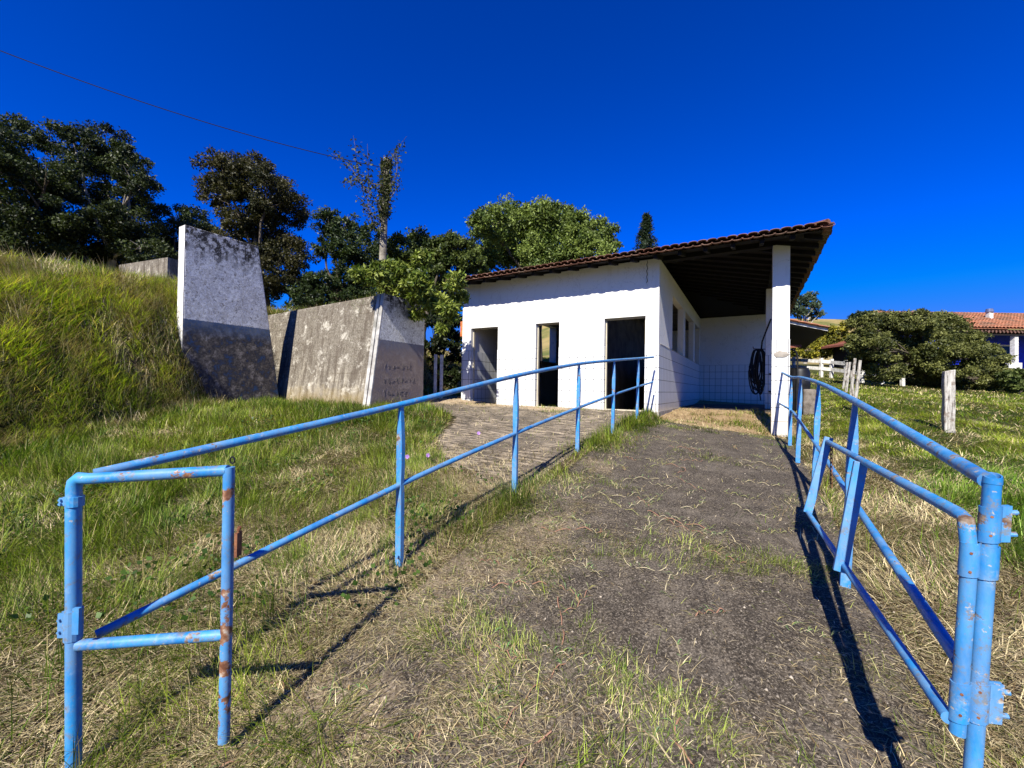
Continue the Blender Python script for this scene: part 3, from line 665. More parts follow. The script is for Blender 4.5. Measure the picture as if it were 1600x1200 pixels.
m = MB(); j1 = cutring(gE-N0*.02, gE-N0*.001, r_*1.07); gp2.part('rim', m, M['blue'], smooth=True)
m = MB(); m.tube([gE-N0*.12, gE-N0*.011], r_*.85, n_); gp2.part('bore_shade_plug', m, M['black'])  # black plug painting the shade inside the open pipe
lt = [P(1505, 812, 1.02), P(1503, 1125, 1.02)]
hx = (P(1550, 830, 1.0)-P(1505, 830, 1.02)).normalized(); hy = N0.cross(hx)
def plate(th, name, px0, py0, px1, py1, Y, tilt=0, mat='blue'):
    a = P(px0, py0, Y); b = P(px1, py0, Y); c = P(px1, py1, Y); d = P(px0, py1, Y); k = Vector((.0, .007, 0))
    m = MB(); m.hexa([a, b, b+k, a+k, d, c, c+k, d+k]); 
    return th.part(name, m, M[mat])
def wrap_plate(th, name, c, r, a0, a1, zz0, zz1, tail=None):
    """plate curled round the pipe, optional flat tail towards camera right"""
    m = MB(); n = 10; vs = []
    for z in (zz0, zz1):
        for rr_ in (r, r+.003):
            for k in range(n+1):
                a = a0+(a1-a0)*k/n; vs.append(c+N0*z+hx*math.cos(a)*rr_+hy*math.sin(a)*rr_)
    q = n+1; fs = []
    for k in range(n):
        fs += [(q+k, q+k+1, 3*q+k+1, 3*q+k), (k+1, k, 2*q+k, 2*q+k+1), (2*q+k, 3*q+k, 3*q+k+1, 2*q+k+1), (k, k+1, q+k+1, q+k)]
    fs += [(0, q, 3*q, 2*q), (n, 2*q+n, 3*q+n, q+n)]
    m.add(vs, fs)
    if tail:
        cz = (zz0+zz1)/2; o = c+N0*cz+hx*(r+tail/2)+hy*(0)
        m.obox(o+hy*.006, hx, hy, N0, tail/2, .003, (zz1-zz0)/2); m.obox(o-hy*.004, hx, hy, N0, tail/2, .003, (zz1-zz0)/2)
        for kk in ((-.3, .3) if zz1-zz0 < .11 else (-.36, 0, .36)):
            bz = o+N0*(zz1-zz0)*kk
            m.tube([bz+hx*tail*.45, bz+hx*(tail*.5+.013)], .006, 8)
    return th.part(name, m, M['blue'], smooth=True)
camside = -math.pi/2
def onpost(py):   # point of the post axis seen at photo row py
    t = (P(1535, py, 1.0).z-gE.z)/(gb.z-gE.z); return gE+(gb-gE)*t
if hy.y > 0: pass
wrap_plate(gp2, 'hinge_clamp', onpost(818), r_+.001, math.pi*.55, math.pi*1.95+math.pi*.4, -.043, .043, .018)
wrap_plate(gp2, 'hinge_clamp', onpost(1095), r_+.001, math.pi*.55, math.pi*1.95+math.pi*.4, -.046, .046, .025)
gl = Thing('gate_leaf', 'long blue pipe gate leaf folded back open along the right railing', 'gate', (lt[0].x, lt[0].y, gg))
leg0 = gE+hx*-.032; leafax0 = onpost(812)-hx*.0325; leafax1 = onpost(1150)-hx*.0325
m = MB(); m.tube([onpost(850)-hx*.032, leafax1], .0153, 20); gl.part('hinge_pipe', m, M['blue'], smooth=True)
m = MB(); far_t = P(1293, 690, 2.8); far_b = P(1262, 800, 2.8); near_t = onpost(812)-hx*.040; near_b = onpost(1128)-hx*.05
m.tube([onpost(868)-hx*.032, near_t+(far_t-near_t).normalized()*.01, near_t+(far_t-near_t).normalized()*.05+N0*.004, far_t], [.0155, .016, .0158, .0155], 16); gl.part('top_rail', m, M['blue'], smooth=True)
m = MB(); m.tube([near_b, near_b+(far_b-near_b)*.04, far_b], [.0145, .0145, .0145], 16); gl.part('bottom_rail', m, M['blue'], smooth=True)
def flatbar(nm, a, b, w_, t_):
    m = MB(); zz = (b-a).normalized(); vv_ = (Vd_-zz*Vd_.dot(zz)).normalized(); uu_ = zz.cross(vv_); m.obox((a+b)/2, vv_, uu_, zz, t_/2, w_/2, (b-a).length/2); bev(gl.part(nm, m, M['blue']), .003)
Vd_ = Vector((Vv[0], Vv[1], 0))
flatbar('end_bar', far_t+(far_t-far_b)*.06, far_b-(far_t-far_b)*.01, .05, .026)
mt, mb_ = P(1345, 722, 1.93), P(1312, 893, 1.93)
flatbar('middle_bar', mt, mb_, .052, .028)
wrap_plate(gl, 'hinge_plate', onpost(873)-hx*.032, .0162, math.pi*.5, math.pi*1.9, -.041, .041)
wrap_plate(gl, 'hinge_plate', onpost(1098)-hx*.032, .0162, math.pi*.5, math.pi*1.9, -.046, .046)
for (py, off_, zz_) in ((818, 0, .02), (818, 0, -.025), (878, -.047, -.02), (878, -.047, .025), (1095, 0, .03), (1095, 0, -.03), (1095, -.047, .02), (1095, -.047, -.03)):
    c = onpost(py)+hx*(off_*.69+.004)+N0*zz_; m = MB(); m.tube([c+tc_*.0145, c+tc_*.0218], .0030, 8); gp2.part('bolt', m, M['rust'])
wrap_plate(gp2, 'hinge_knuckle', onpost(878), r_+.0015, math.pi*.6, math.pi*2.0, -.038, .038)
m = MB(); cp = P(1299, 693, 2.77)
for k in range(10):
    c = cp-az*(.03+k*.028); ax_ = Vector((1, 0, 0)) if k % 2 else Vector((0, 1, 0))
    m.tube([c+ax_*math.cos(a)*.008+az*math.sin(a)*.018 for a in [j*math.pi/4 for j in range(9)]], .003, 5)
gl.part('chain', m, M['rust'], smooth=True)

# ------------------------------------------------------------------ retaining structure
def slab(m, base_near, base_far, top_near, top_far, thick, side):
    """upright slab; four face corners (world), thickness to one side"""
    k = Vector((-Uv[0], -Uv[1], 0))*thick*side
    m.hexa([base_near, base_far, base_far+k, base_near+k, top_near, top_far, top_far+k, top_near+k])
n1 = Vector((-6.94, 8.63, 0)); f1 = Vector((-5.86, 10.5, 0))
def z_(p, z): return Vector((p.x, p.y, z))
Vd = Vector((Vv[0], Vv[1], 0)); Ud = Vector((Uv[0], Uv[1], 0))
wg = Thing('wing_wall', 'tall peeling white and blue-black wing wall with a sloping edge beside the grassy bank', 'wall', z_(n1, .95))
m = MB(); slab(m, z_(n1, .4), z_(f1+Vd*.05, .4), z_(n1, 4.86), z_(f1-Vd*.67, 4.86), .27, 1); bev(wg.part('slab', m, M['wing']), .02)
m = MB(); k = 4; m.hexa([z_(n1-Vd*.006-Ud*.002, .4), z_(n1-Ud*.002, .4), z_(n1-Ud*.272, .4), z_(n1-Vd*.006-Ud*.272, .4), z_(n1-Vd*.006-Ud*.002, 4.855), z_(n1-Ud*.002, 4.855), z_(n1-Ud*.272, 4.855), z_(n1-Vd*.006-Ud*.272, 4.855)]); wg.part('whitewashed_end', m, M['whitewash'])
n2 = P(575, 634, 8.85); f2 = n2+Vd*1.73
st = Thing('buttress_wall', 'short stained buttress with pale sloping edge and worn dark stencilling, under the leafy branches', 'wall', z_(n2, 1.0))
m = MB(); slab(m, z_(n2, .6), z_(f2, .6), z_(n2+Vd*.42, 3.60), z_(f2, 3.62), .22, 1); bev(st.part('slab', m, M['stub']), .02)
def strip(o):
    m = MB(); a = z_(n2-Vd*.03+Ud*o, .6); b = z_(n2+Vd*.39+Ud*o, 3.60)
    m.hexa([a, a+Vd*.03, a+Vd*.03-Ud*.09, a-Ud*.09, b, b+Vd*.03, b+Vd*.03-Ud*.09, b-Ud*.09]); st.part('whitewashed_edge', m, M['oldwash'])
strip(.0); strip(-.13)
# worn stencil marks: rows of short strokes, too worn to read
m = MB()
for row, (zr, nn_) in enumerate(((1.98, 7), (1.66, 8), (1.36, 6))):
    for i in range(nn_):
        t = .45+.13*i+random.uniform(-.01, .01)
        for k in range(random.choice((2, 3, 3, 4))):
            dz = random.uniform(-.05, .05); c = z_(n2+Vd*(t+random.uniform(-.03, .03))+Ud*.003, zr+dz)
            if random.random() < .5: m.obox(c, Vd, Ud, az, .009, .002, random.uniform(.02, .05))
            else: m.obox(c, Vd, Ud, az, random.uniform(.015, .035), .002, .009)
st.part('worn_stencil', m, simple('worn_black_paint', (.12, .10, .09), (.25, .21, .19), 30, .9))
ra, rb_ = z_(f1-Ud*2.2+Vd*.06, 0), z_(n2+Vd*.04-Ud*.2, 0)
lw = Thing('retaining_wall', 'long stained concrete block retaining wall between the two upright wing walls', 'wall', z_((ra+rb_)/2, 1.1))
dr = (rb_-ra).normalized(); nr = Vector((-dr.y, dr.x, 0)); a, b = ra, rb_
m = MB(); m.hexa([z_(a, .5), z_(b, .5), z_(b+nr*.6, .5), z_(a+nr*.6, .5), z_(a+nr*.40, 3.48), z_(b+nr*.40, 3.60), z_(b+nr*.62, 3.60), z_(a+nr*.62, 3.48)]); bev(lw.part('wall_face', m, M['long']), .03)
uw = Thing('upper_wall', 'pale sunlit wall top showing above the grassy bank left of the wing wall', 'wall', (-9.6, 11.5, 4.))
a, b = P(262, 402, 11.0), P(186, 414, 13.5); dd = (b-a); m = MB(); k = Vector((.1, .28, 0)); dn = Vector((0, 0, -1.8))
m.hexa([a+dn, b+dn, b+dn+k, a+dn+k, a, b, b+k, a+k]); uw.part('wall_face', m, M['long'])
for i, (px, Y) in enumerate(((679.5, 11.6), (689, 11.6))):
    b = P(px, 628, Y); gzz = gz1(b.x, b.y)
    tpz = P(px, 554, Y).z
    th_ = Thing('short_post', ('left' if i == 0 else 'right')+' one of two slim whitewashed posts side by side between buttress and shed', 'post', (b.x, b.y, gzz), 0, 'slim whitewashed twin posts')
    m = MB(); hw = .042; m.box((b.x-hw, b.y-hw, gzz-.2), (b.x+hw, b.y+hw, tpz-i*.01)); bev(th_.part('shaft', m, M['whitewash']), .01)

# ------------------------------------------------------------------ foliage
def leaves_arrays(pts, size, cols, aspect=.5, droop=.2, flat=.0):
    n = len(pts); d = RNG.normal(size=(n, 3)); d[:, 2] = d[:, 2]*(1-flat)-droop; d /= np.linalg.norm(d, axis=1)[:, None]
    u = RNG.normal(size=(n, 3)); s = np.cross(d, u); s /= np.linalg.norm(s, axis=1)[:, None]; nn = np.cross(d, s)
    L = size*RNG.uniform(.6, 1.35, n)[:, None]; Wd = L*aspect*.5
    V = np.stack([pts, pts+d*L*.45+s*Wd+nn*L*.06, pts+d*L, pts+d*L*.45-s*Wd+nn*L*.06], 1).reshape(-1, 3)
    f = np.arange(n*4).reshape(n, 4); C = np.repeat(cols, 4, 0); return V, f, C
def pal(n, c1, c2, k=None, bright=(.7, 1.3)):
    t = RNG.random(n)[:, None] if k is None else np.clip(k+RNG.normal(0, .2, n), 0, 1)[:, None]
    return (np.array(c1)*(1-t)+np.array(c2)*t)*RNG.uniform(bright[0], bright[1], n)[:, None]
def blob_points(blobs, n, clump=.22, shell=.55, sub=26):
    """leaf positions in many small tufts scattered through each blob of the crown"""
    vol = np.array([b[3]**2 for b in blobs]); cnt = (vol/vol.sum()*n).astype(int); out = []; key = []
    for b, c in zip(blobs, cnt):
        if c < 10: continue
        ns = max(6, int(sub*RNG.uniform(.8, 1.2))); d = RNG.normal(size=(ns, 3)); d /= np.linalg.norm(d, axis=1)[:, None]
        rad = b[3]*(shell+(1.05-shell)*RNG.random(ns)**.7); cen = np.array(b[:3])+d*rad[:, None]*np.array([1, 1, .85]); cr = b[3]*clump*RNG.uniform(.6, 1.6, ns); br = RNG.random(ns)
        i = RNG.integers(0, ns, c); q = RNG.normal(size=(c, 3)); q /= np.linalg.norm(q, axis=1)[:, None]; q *= (RNG.random(c)**.45)[:, None]
        q[:, 2] *= .65; out.append(cen[i]+q*cr[i][:, None]); key.append(br[i])
    return np.concatenate(out), np.concatenate(key)
def tree(name, label, cat, base, blobs, n, leaf, c1, c2, trunk_r=.18, mat='leaf', group=None, bark='bark', limbs=True, aspect=.5, clump=.22, shell=.5, sub=26, stems=1, lean=0, droop=.2, crownname='crown'):
    if group: blobs = [(b[0], b[1], b[2], b[3]*1.12) for b in blobs]; clump *= 1.35; n = int(n*1.5); sub = int(sub*1.3)
    base = Vector(base); t = Thing(name, label, cat, base, 0, group)
    cen = sum((Vector(b[:3]) for b in blobs), Vector())/len(blobs)
    m = MB(); zt = cen.z
    for s in range(stems):
        b0 = base+Vector((random.uniform(-.3, .3)*(stems > 1), random.uniform(-.3, .3)*(stems > 1), -.2))
        fork = base.lerp(Vector((cen.x, cen.y, cen.z)), .62)+Vector((random.uniform(-.2, .2), random.uniform(-.2, .2), 0)); k = trunk_r
        m.tube([b0, b0.lerp(fork, .5)+Vector((random.uniform(-.15, .15), 0, 0)), fork], [k*1.25, k, k*.8], 9)
        if limbs:
            for b in blobs:
                c = Vector(b[:3]); mid = fork.lerp(c, .5)+Vector((random.uniform(-.3, .3), random.uniform(-.3, .3), .15*b[3]))
                m.tube([fork-Vector((0, 0, .1)), mid, c+Vector((0, 0, b[3]*.3))], [k*.5, k*.3, k*.1], 6)
                for _ in range(3):
                    d = Vector((random.gauss(0, 1), random.gauss(0, 1), random.gauss(.3, .7))).normalized()
                    m.tube([mid.lerp(c, random.random()), c+d*b[3]*.5, c+d*b[3]*random.uniform(.8, 1.05)], [k*.2, k*.1, k*.03], 4)
    t.part('trunk', m, M[bark], smooth=True)
    pts, key = blob_points(blobs, n, clump, shell, sub)
    V, f, C = leaves_arrays(pts, leaf, pal(len(pts), c1, c2, key), aspect, droop)
    V = V-np.array(base); ob = np_mesh(crownname, V, [f], M[mat], C, False, t.o); return t
def PB(lst, Y, dj=.6):
    out = []
    for i, (x, y, r) in enumerate(lst):
        yy = Y+((i*37) % 10/10-.5)*2*dj; p = P(x, y, yy); out.append((p.x, p.y, p.z, r*yy/F))
    return out
DK1, DK2 = (.010, .018, .005), (.055, .072, .02)
def grounded(px, Y):
    p = P(px, 600, Y); return (p.x, p.y, gz1(p.x, p.y))
TG = 'dark trees on the bank'
tree('broadleaf_tree', 'dense dark tree at the far left edge above the grassy bank', 'tree', grounded(20, 18), PB([(-40, 255, 70), (30, 235, 52), (20, 320, 72), (75, 300, 52), (-50, 350, 75), (60, 365, 52), (10, 395, 45), (110, 390, 40)], 18, 1.5), 52000, .125, DK1, DK2, .22, group=TG)
tree('broadleaf_tree', 'dark tree with pale inner branches, right of the leftmost tree and taller than the bank', 'tree', grounded(165, 20), PB([(115, 235, 34), (160, 228, 34), (195, 255, 32), (212, 290, 26), (165, 300, 45), (125, 330, 45), (200, 350, 36), (222, 325, 17), (150, 380, 42), (215, 385, 30), (235, 395, 26), (175, 405, 34)], 20, 1.5), 50000, .125, DK1, DK2, .2, group=TG, bark='palebark')
tree('low_tree', 'low rounded dark tree peeking over the wing wall between two taller trees', 'tree', grounded(285, 24), PB([(270, 345, 24), (300, 345, 22), (255, 378, 26), (322, 370, 24), (290, 385, 34), (245, 405, 22), (330, 405, 26), (350, 430, 30), (310, 430, 30)], 24, 1), 24000, .14, (.014, .026, .008), (.05, .07, .02), .15, group=TG)
tree('broadleaf_tree', 'tall tree with rust-tinged brown crown behind the wing wall', 'tree', grounded(415, 20), PB([(345, 268, 28), (372, 262, 24), (395, 285, 38), (430, 300, 34), (448, 325, 26), (335, 300, 22), (375, 325, 36), (430, 355, 40), (395, 375, 38), (455, 395, 28), (425, 425, 40), (460, 445, 26), (400, 450, 30)], 20, 1.2), 48000, .12, (.02, .024, .008), (.07, .062, .02), .2, group=TG)
tree('broadleaf_tree', 'dark green tree with gaps to the sky left of the vine-covered pole', 'tree', grounded(520, 19), PB([(512, 345, 20), (535, 352, 22), (505, 385, 16), (550, 385, 28), (580, 375, 24), (560, 420, 34), (510, 440, 24), (535, 455, 28), (605, 400, 26), (575, 450, 30), (485, 460, 24), (500, 480, 26), (470, 470, 20), (545, 480, 26)], 19, 1), 34000, .12, (.014, .026, .007), (.055, .08, .022), .16, group=TG)
tree('bushy_tree', 'mid green bushy tree directly behind the short buttress', 'tree', grounded(660, 15), PB([(625, 390, 26), (655, 385, 26), (690, 395, 28), (715, 385, 22), (650, 420, 34), (700, 430, 34), (738, 410, 22), (680, 465, 34), (630, 450, 26)], 15, .8), 44000, .115, (.03, .05, .01), (.12, .15, .035), .12, clump=.3, sub=32)
tree('dense_shrub', 'very dark shrub filling the passage between buttress and shed', 'shrub', grounded(690, 15.5), PB([(675, 520, 32), (705, 540, 30), (690, 585, 34), (668, 600, 24), (712, 595, 24), (700, 500, 30)], 15.5, .5), 14000, .13, (.008, .014, .004), (.03, .042, .012), .08)
tree('overhanging_tree', 'bright yellow-green leafy branches spilling over the top of the short buttress', 'tree', grounded(636, 11.6), PB([(575, 432, 16), (600, 420, 20), (630, 425, 22), (655, 440, 22), (640, 460, 20), (680, 470, 22), (700, 485, 18), (718, 462, 14), (712, 440, 16), (690, 512, 11), (560, 425, 14), (600, 445, 16), (660, 405, 16), (590, 425, 16), (650, 490, 12), (655, 470, 16)], 9.5, .7), 11000, .12, (.06, .10, .012), (.28, .32, .06), .035, aspect=.36, clump=.26, shell=.25, sub=22, droop=.35)
tree('big_tree', 'large bright green tree rising behind the shed roof', 'tree', grounded(840, 23), PB([(765, 350, 28), (790, 338, 26), (815, 345, 28), (850, 335, 26), (870, 345, 30), (905, 355, 26), (935, 368, 26), (760, 385, 30), (810, 385, 40), (870, 385, 40), (925, 395, 30), (745, 410, 26), (840, 410, 40), (955, 385, 12)], 23, 1.6), 95000, .15, (.045, .075, .014), (.22, .28, .06), .25, clump=.34, sub=44)
tree('eucalyptus', 'loose grey-green tree beyond the porch roof corner against the sky', 'tree', grounded(1258, 42), PB([(1255, 470, 12), (1268, 462, 9), (1275, 478, 9), (1250, 488, 12), (1270, 492, 9), (1283, 490, 5), (1240, 480, 12)], 42, 1), 5200, .22, (.035, .055, .03), (.10, .14, .08), .15, clump=.3, shell=.3, bark='palebark')
tree('flowering_shrub', 'yellow-tinged bushes behind the white board fence', 'shrub', grounded(1280, 34), PB([(1245, 545, 14), (1262, 548, 15), (1282, 545, 16), (1300, 540, 17), (1315, 545, 14), (1290, 525, 15), (1308, 520, 15), (1270, 530, 13), (1318, 525, 12), (1230, 550, 14), (1322, 510, 8)], 34, 1), 15000, .2, (.07, .08, .01), (.34, .30, .03), .08, shell=.4)
tree('hedge_tree', 'big spreading dense green shrub between white fence and blue house', 'shrub', grounded(1440, 21), PB([(1350, 508, 20), (1372, 505, 20), (1400, 503, 20), (1432, 505, 22), (1462, 505, 20), (1478, 510, 22), (1500, 535, 24), (1525, 548, 22), (1545, 562, 20), (1555, 585, 16), (1360, 540, 26), (1400, 545, 34), (1445, 550, 36), (1490, 565, 34), (1525, 585, 26), (1345, 565, 17), (1380, 575, 24), (1430, 588, 24), (1480, 595, 26), (1540, 600, 16), (1340, 535, 14)], 20, 1.2), 150000, .105, (.026, .036, .007), (.20, .21, .06), .10, stems=4, shell=.5, clump=.3, sub=44)
tree('round_shrub', 'small glossy shrub at the right edge below the blue house', 'shrub', grounded(1590, 19), PB([(1575, 590, 12), (1592, 585, 13), (1608, 592, 14), (1585, 603, 11), (1602, 605, 12), (1625, 590, 16)], 19, .5), 7000, .13, (.03, .05, .01), (.12, .15, .04), .05, aspect=.7)
tree('dark_treeline_tree', 'dark round tree on the skyline left of the big hedge', 'tree', grounded(1348, 44), PB([(1350, 495, 12), (1338, 498, 9), (1365, 492, 12)], 44, 1), 3000, .3, (.012, .025, .01), (.04, .06, .025), .2)
# araucaria
ab = Vector(grounded(1008, 46)); ar = Thing('araucaria', 'narrow conical pine showing its tip above the shed roof', 'tree', ab)
tip = P(1010, 338, 46); m = MB(); m.tube([ab-Vector((0, 0, .3)), tip], [.3, .03], 8); ar.part('trunk', m, M['bark'], smooth=True)
pts = []
H = tip.z-ab.z
for i in range(26):
    t = i/25; z = tip.z-t*H*.62; rad = .25+t*4.2*.62
    for k in range(11):
        a = random.uniform(0, 6.283)
        for s in np.linspace(.1, 1, 9):
            for _ in range(5): pts.append((tip.x+math.cos(a)*rad*s+random.gauss(0, .09), tip.y+math.sin(a)*rad*s+random.gauss(0, .09), z+.35*s*s*rad*.3+random.gauss(0, .08)))
pts = np.array(pts); V, f, C = leaves_arrays(pts, .32, pal(len(pts), (.008, .018, .006), (.03, .05, .02)), .3, -.2); np_mesh('crown', V-np.array(ab), [f], M['leaf'], C, False, ar.o)

# pole, vine, wire
pb = Vector(grounded(592, 13.2)); ptp = P(604, 247, 13.2)
po = Thing('utility_pole', 'weathered pale concrete utility pole leaning slightly, its head wrapped in creeper', 'pole', pb)
m = MB(); m.tube([pb-Vector((0, 0, .3)), ptp], [.14, .095], 10, ell=[(1, .8)]*2); po.part('shaft', m, simple('weathered_pole_concrete', (.10, .085, .065), (.30, .27, .21), 6, .9, .5), smooth=True)
vt = Thing('climbing_vine', 'straggly creeper with thin bare tendrils clinging around the head of the utility pole', 'vine', P(600, 300, 13.2))
m = MB(); stems = [[(598, 330), (585, 310), (565, 290), (548, 262), (530, 245), (518, 240)], [(600, 320), (575, 300), (560, 270), (556, 235), (553, 212)], [(604, 260), (612, 245), (622, 232), (636, 213)], [(597, 345), (580, 335), (570, 318), (555, 305)], [(603, 290), (618, 280), (620, 250), (616, 235)], [(596, 300), (578, 285), (575, 255), (574, 225)], [(595, 360), (582, 345), (578, 325), (572, 300)], [(597, 290), (575, 285), (560, 280), (545, 285), (538, 287)], [(602, 330), (612, 305), (622, 290), (618, 270)], [(599, 340), (585, 350), (578, 340)]]
lp_ = []
for s in stems:
    pp = [P(x+random.uniform(-1, 1), y, 13.1+random.uniform(-.5, .4)) for x, y in s]; sp = smoothpath(pp, 5); m.tube(sp, [.014*(1-.7*i/len(sp)) for i in range(len(sp))], 5)
    for i, q in enumerate(sp[:-3]):
        for _ in range(9): lp_.append(q+Vector((random.gauss(0, .09), random.gauss(0, .09), random.gauss(0, .08))))
for k in range(1500):
    t = random.random(); q = P(604-4*t, 250+90*t, 13.2); a = random.uniform(0, 6.28); rr_ = .105+abs(random.gauss(0, .05)); lp_.append(q+Vector((math.cos(a)*rr_, math.sin(a)*rr_, 0)))
vt.part('stem', m, M['bark'], smooth=True)
pts = np.array([tuple(q) for q in lp_]); V, f, C = leaves_arrays(pts, .10, pal(len(pts), (.018, .028, .008), (.09, .10, .03)), .5, .2); np_mesh('leaves', V-np.array(vt.o.location), [f], M['leaf'], C, False, vt.o)
m = MB(); a = P(-160, 15, 9.0); b = P(600, 262, 13.2); pts = []
for i in range(25):
    t = i/24; q = a.lerp(b, t); q.z -= 4*.35*t*(1-t); pts.append(q)
m.tube(pts, .011, 5); wr = m.build('overhead_wire', M['black']); tag(wr, 'thin sagging overhead wire crossing the sky to the utility pole', 'wire')

# ------------------------------------------------------------------ porch-side things
def gpt(px, Y, py=600): p = P(px, py, Y); return Vector((p.x, p.y, gz1(p.x, p.y)))
dpos = P(1249, 600, 10.6); dpos.z = gz1(dpos.x, dpos.y)
dr_ = Thing('barrel', 'black plastic barrel standing behind the porch column', 'barrel', dpos)
m = MB(); hz = P(1249, 576, 10.6).z-dpos.z; prof = [(0, .20), (.06, .225), (.3, .235), (.34, .245), (.38, .235), (.62, .235), (.66, .245), (.7, .235), (.94, .225), (1, .20)]
m.tube([dpos+Vector((0, 0, t*hz-.02)) for t, _ in prof], [r for _, r in prof], 24); dr_.part('drum_body', m, M['tank'], smooth=True)
m = MB(); m.tube([dpos+Vector((0, 0, hz-.025)), dpos+Vector((0, 0, hz+.012))], .2, 24); dr_.part('lid', m, M['tank'], smooth=True)
bk = P(1264, 600, 9.9); bk.z = gz1(bk.x, bk.y); tp_ = P(1264, 608, 9.9).z
bl = Thing('masonry_block', 'rough grey masonry block lying on the grass beside the black barrel', 'block', bk)
m = MB(); q = []
for zz in (bk.z-.1, tp_):
    for du, dv_ in ((-.12, -.1), (.14, -.1), (.12, .75), (-.1, .7)): p = bk+Ud*du+Vd*dv_; q.append((p.x, p.y, zz-(.05 if dv_ > 0 else 0)))
m.hexa(q); o = bev(bl.part('block_body', m, M['block']), .03)
m = MB(); hp_ = [P(1244.5, 640, 10.4), P(1245.5, 590, 10.4), P(1246, 562, 10.4), P(1244, 551, 10.4), P(1239, 547, 10.4), P(1228, 546, 10.4)]
m.tube(smoothpath(hp_, 6), .022, 8); o = m.build('standpipe', M['black'], smooth=True); tag(o, 'thin black pipe with a bent-over top standing behind the barrel', 'pipe')

# ------------------------------------------------------------------ right field
sp_ = gpt(1482, 7.0); tpz = P(1482, 579, 7.0).z
s_ = Thing('fence_post', 'thick weathered grey square post with long cracks standing alone in the field', 'post', sp_)
n = NT('weathered_post_wood'); p = n.geo.outputs['Position']; fi = n.noise(n.map(p, (22, 22, 1.5)), 2.2, 6, .7); g2 = n.noise(p, 9, 5, .7)
col = n.ramp(fi, [(.36, (.04, .035, .03)), (.46, (.36, .34, .30)), (.7, (.58, .56, .50))]); col = n.mix(n.ramp(g2, [(.5, 0.), (.62, .8)]), col, (.14, .10, .07)); n.bump(fi, .8, .01); M['oldpost'] = n.done(col, .9, .2)
m = MB(); z0 = sp_.z; rings = []
for i in range(9):
    t = i/8; w_ = .068*(1+.05*math.sin(i*2.3)); off = .006*math.sin(i*1.7)
    for dx, dy in ((-1, -1), (1, -1), (1, 1), (-1, 1)):
        a = -YAW; rings.append((sp_.x+off+w_*(dx*math.cos(a)-dy*math.sin(a)), sp_.y+w_*(dx*math.sin(a)+dy*math.cos(a)), z0-.2+(tpz-z0+.2)*t+(.015*dx if i == 8 else 0)))
m.add(rings, [(i*4+k, i*4+(k+1) % 4, (i+1)*4+(k+1) % 4, (i+1)*4+k) for i in range(8) for k in range(4)]+[(32, 33, 34, 35)]); bev(s_.part('shaft', m, M['oldpost']), .012)
labs = ['leaning split grey post, nearest of the old field posts behind the right railing', 'old grey post just behind the nearest split post, leaning right', 'old grey post, third in the leaning row', 'short grey post, farthest of the leaning row']
for i, (x0, y0, x1, y1, Y, r) in enumerate(((1333, 640, 1344, 563, 9.2, .034), (1328, 612, 1336, 560, 12.0, .042), (1321, 598, 1328, 566, 14.0, .04), (1316, 592, 1324, 566, 16.0, .04))):
    b = P(x0, y0, Y); b.z = gz1(b.x, b.y); t_ = P(x1, y1, Y)
    th_ = Thing('fence_post', labs[i], 'post', b, 0, 'old leaning posts beside the field')
    m = MB(); m.tube([b-Vector((0, 0, .2)), b.lerp(t_, .5)+Vector((.01, 0, 0)), t_], [r, r*.95, r*.85], 7); th_.part('shaft', m, M['oldpost'])
    if i == 0: m = MB(); m.tube([b+Vector((.09, .05, -.2)), t_+Vector((-.16, .05, -.25))], [r*.9, r*.7], 7); th_.part('split_half', m, M['oldpost'])
wb = Thing('board_fence', 'white two-rail board fence curving behind the field', 'fence', gpt(1283, 24))
fp = [(1215, 26.5), (1240, 25.5), (1283, 24.0), (1299, 23.7), (1322, 22.6), (1347, 21.5), (1378, 20.8), (1410, 20.2)]
pp = []
for px, Y in fp: pp.append(gpt(px, Y))
for q in pp: m = MB(); m.box((q.x-.07, q.y-.07, q.z-.2), (q.x+.07, q.y+.07, q.z+1.1)); wb.part('post', m, M['whitewash'])
for a, b in zip(pp, pp[1:]):
    for hh in (.40, .82):
        d = (b-a).normalized(); s = Vector((d.y, -d.x, 0)).normalized()*.09; m = MB()
        m.hexa([a+s+Vector((0, 0, hh)), b+s+Vector((0, 0, hh)), b+s*.6+Vector((0, 0, hh)), a+s*.6+Vector((0, 0, hh)), a+s+Vector((0, 0, hh+.19)), b+s+Vector((0, 0, hh+.19)), b+s*.6+Vector((0, 0, hh+.19)), a+s*.6+Vector((0, 0, hh+.19))]); wb.part('rail', m, M['whitewash'])

# second outbuilding behind the porch (its gable end shows right of the column)
c = P(1293, 513, 19.0); ob_ = Thing('outbuilding', 'outbuilding behind the shed with orange tiled roof and deep dark eaves', 'building', (c.x, c.y, gz1(c.x, c.y)), -YAW)
zc = c.z-gz1(c.x, c.y)   # eave height; local x along U, y along V
Rt = math.tan(R(17)); wdt = 6.0
m = MB(); m.hexa([(0, 0, zc-.10), (0, 9, zc-.10), (0, 9, zc-.0), (0, 0, zc-.0), (-wdt/2, 0, zc-.10+Rt*wdt/2), (-wdt/2, 9, zc-.10+Rt*wdt/2), (-wdt/2, 9, zc+Rt*wdt/2), (-wdt/2, 0, zc+Rt*wdt/2)])
m.hexa([(-wdt, 0, zc-.10), (-wdt, 9, zc-.10), (-wdt, 9, zc-.0), (-wdt, 0, zc-.0), (-wdt/2, 0, zc-.10+Rt*wdt/2), (-wdt/2, 9, zc-.10+Rt*wdt/2), (-wdt/2, 9, zc+Rt*wdt/2), (-wdt/2, 0, zc+Rt*wdt/2)])
rf2 = ob_.part('roof', m, M['darkwood'])
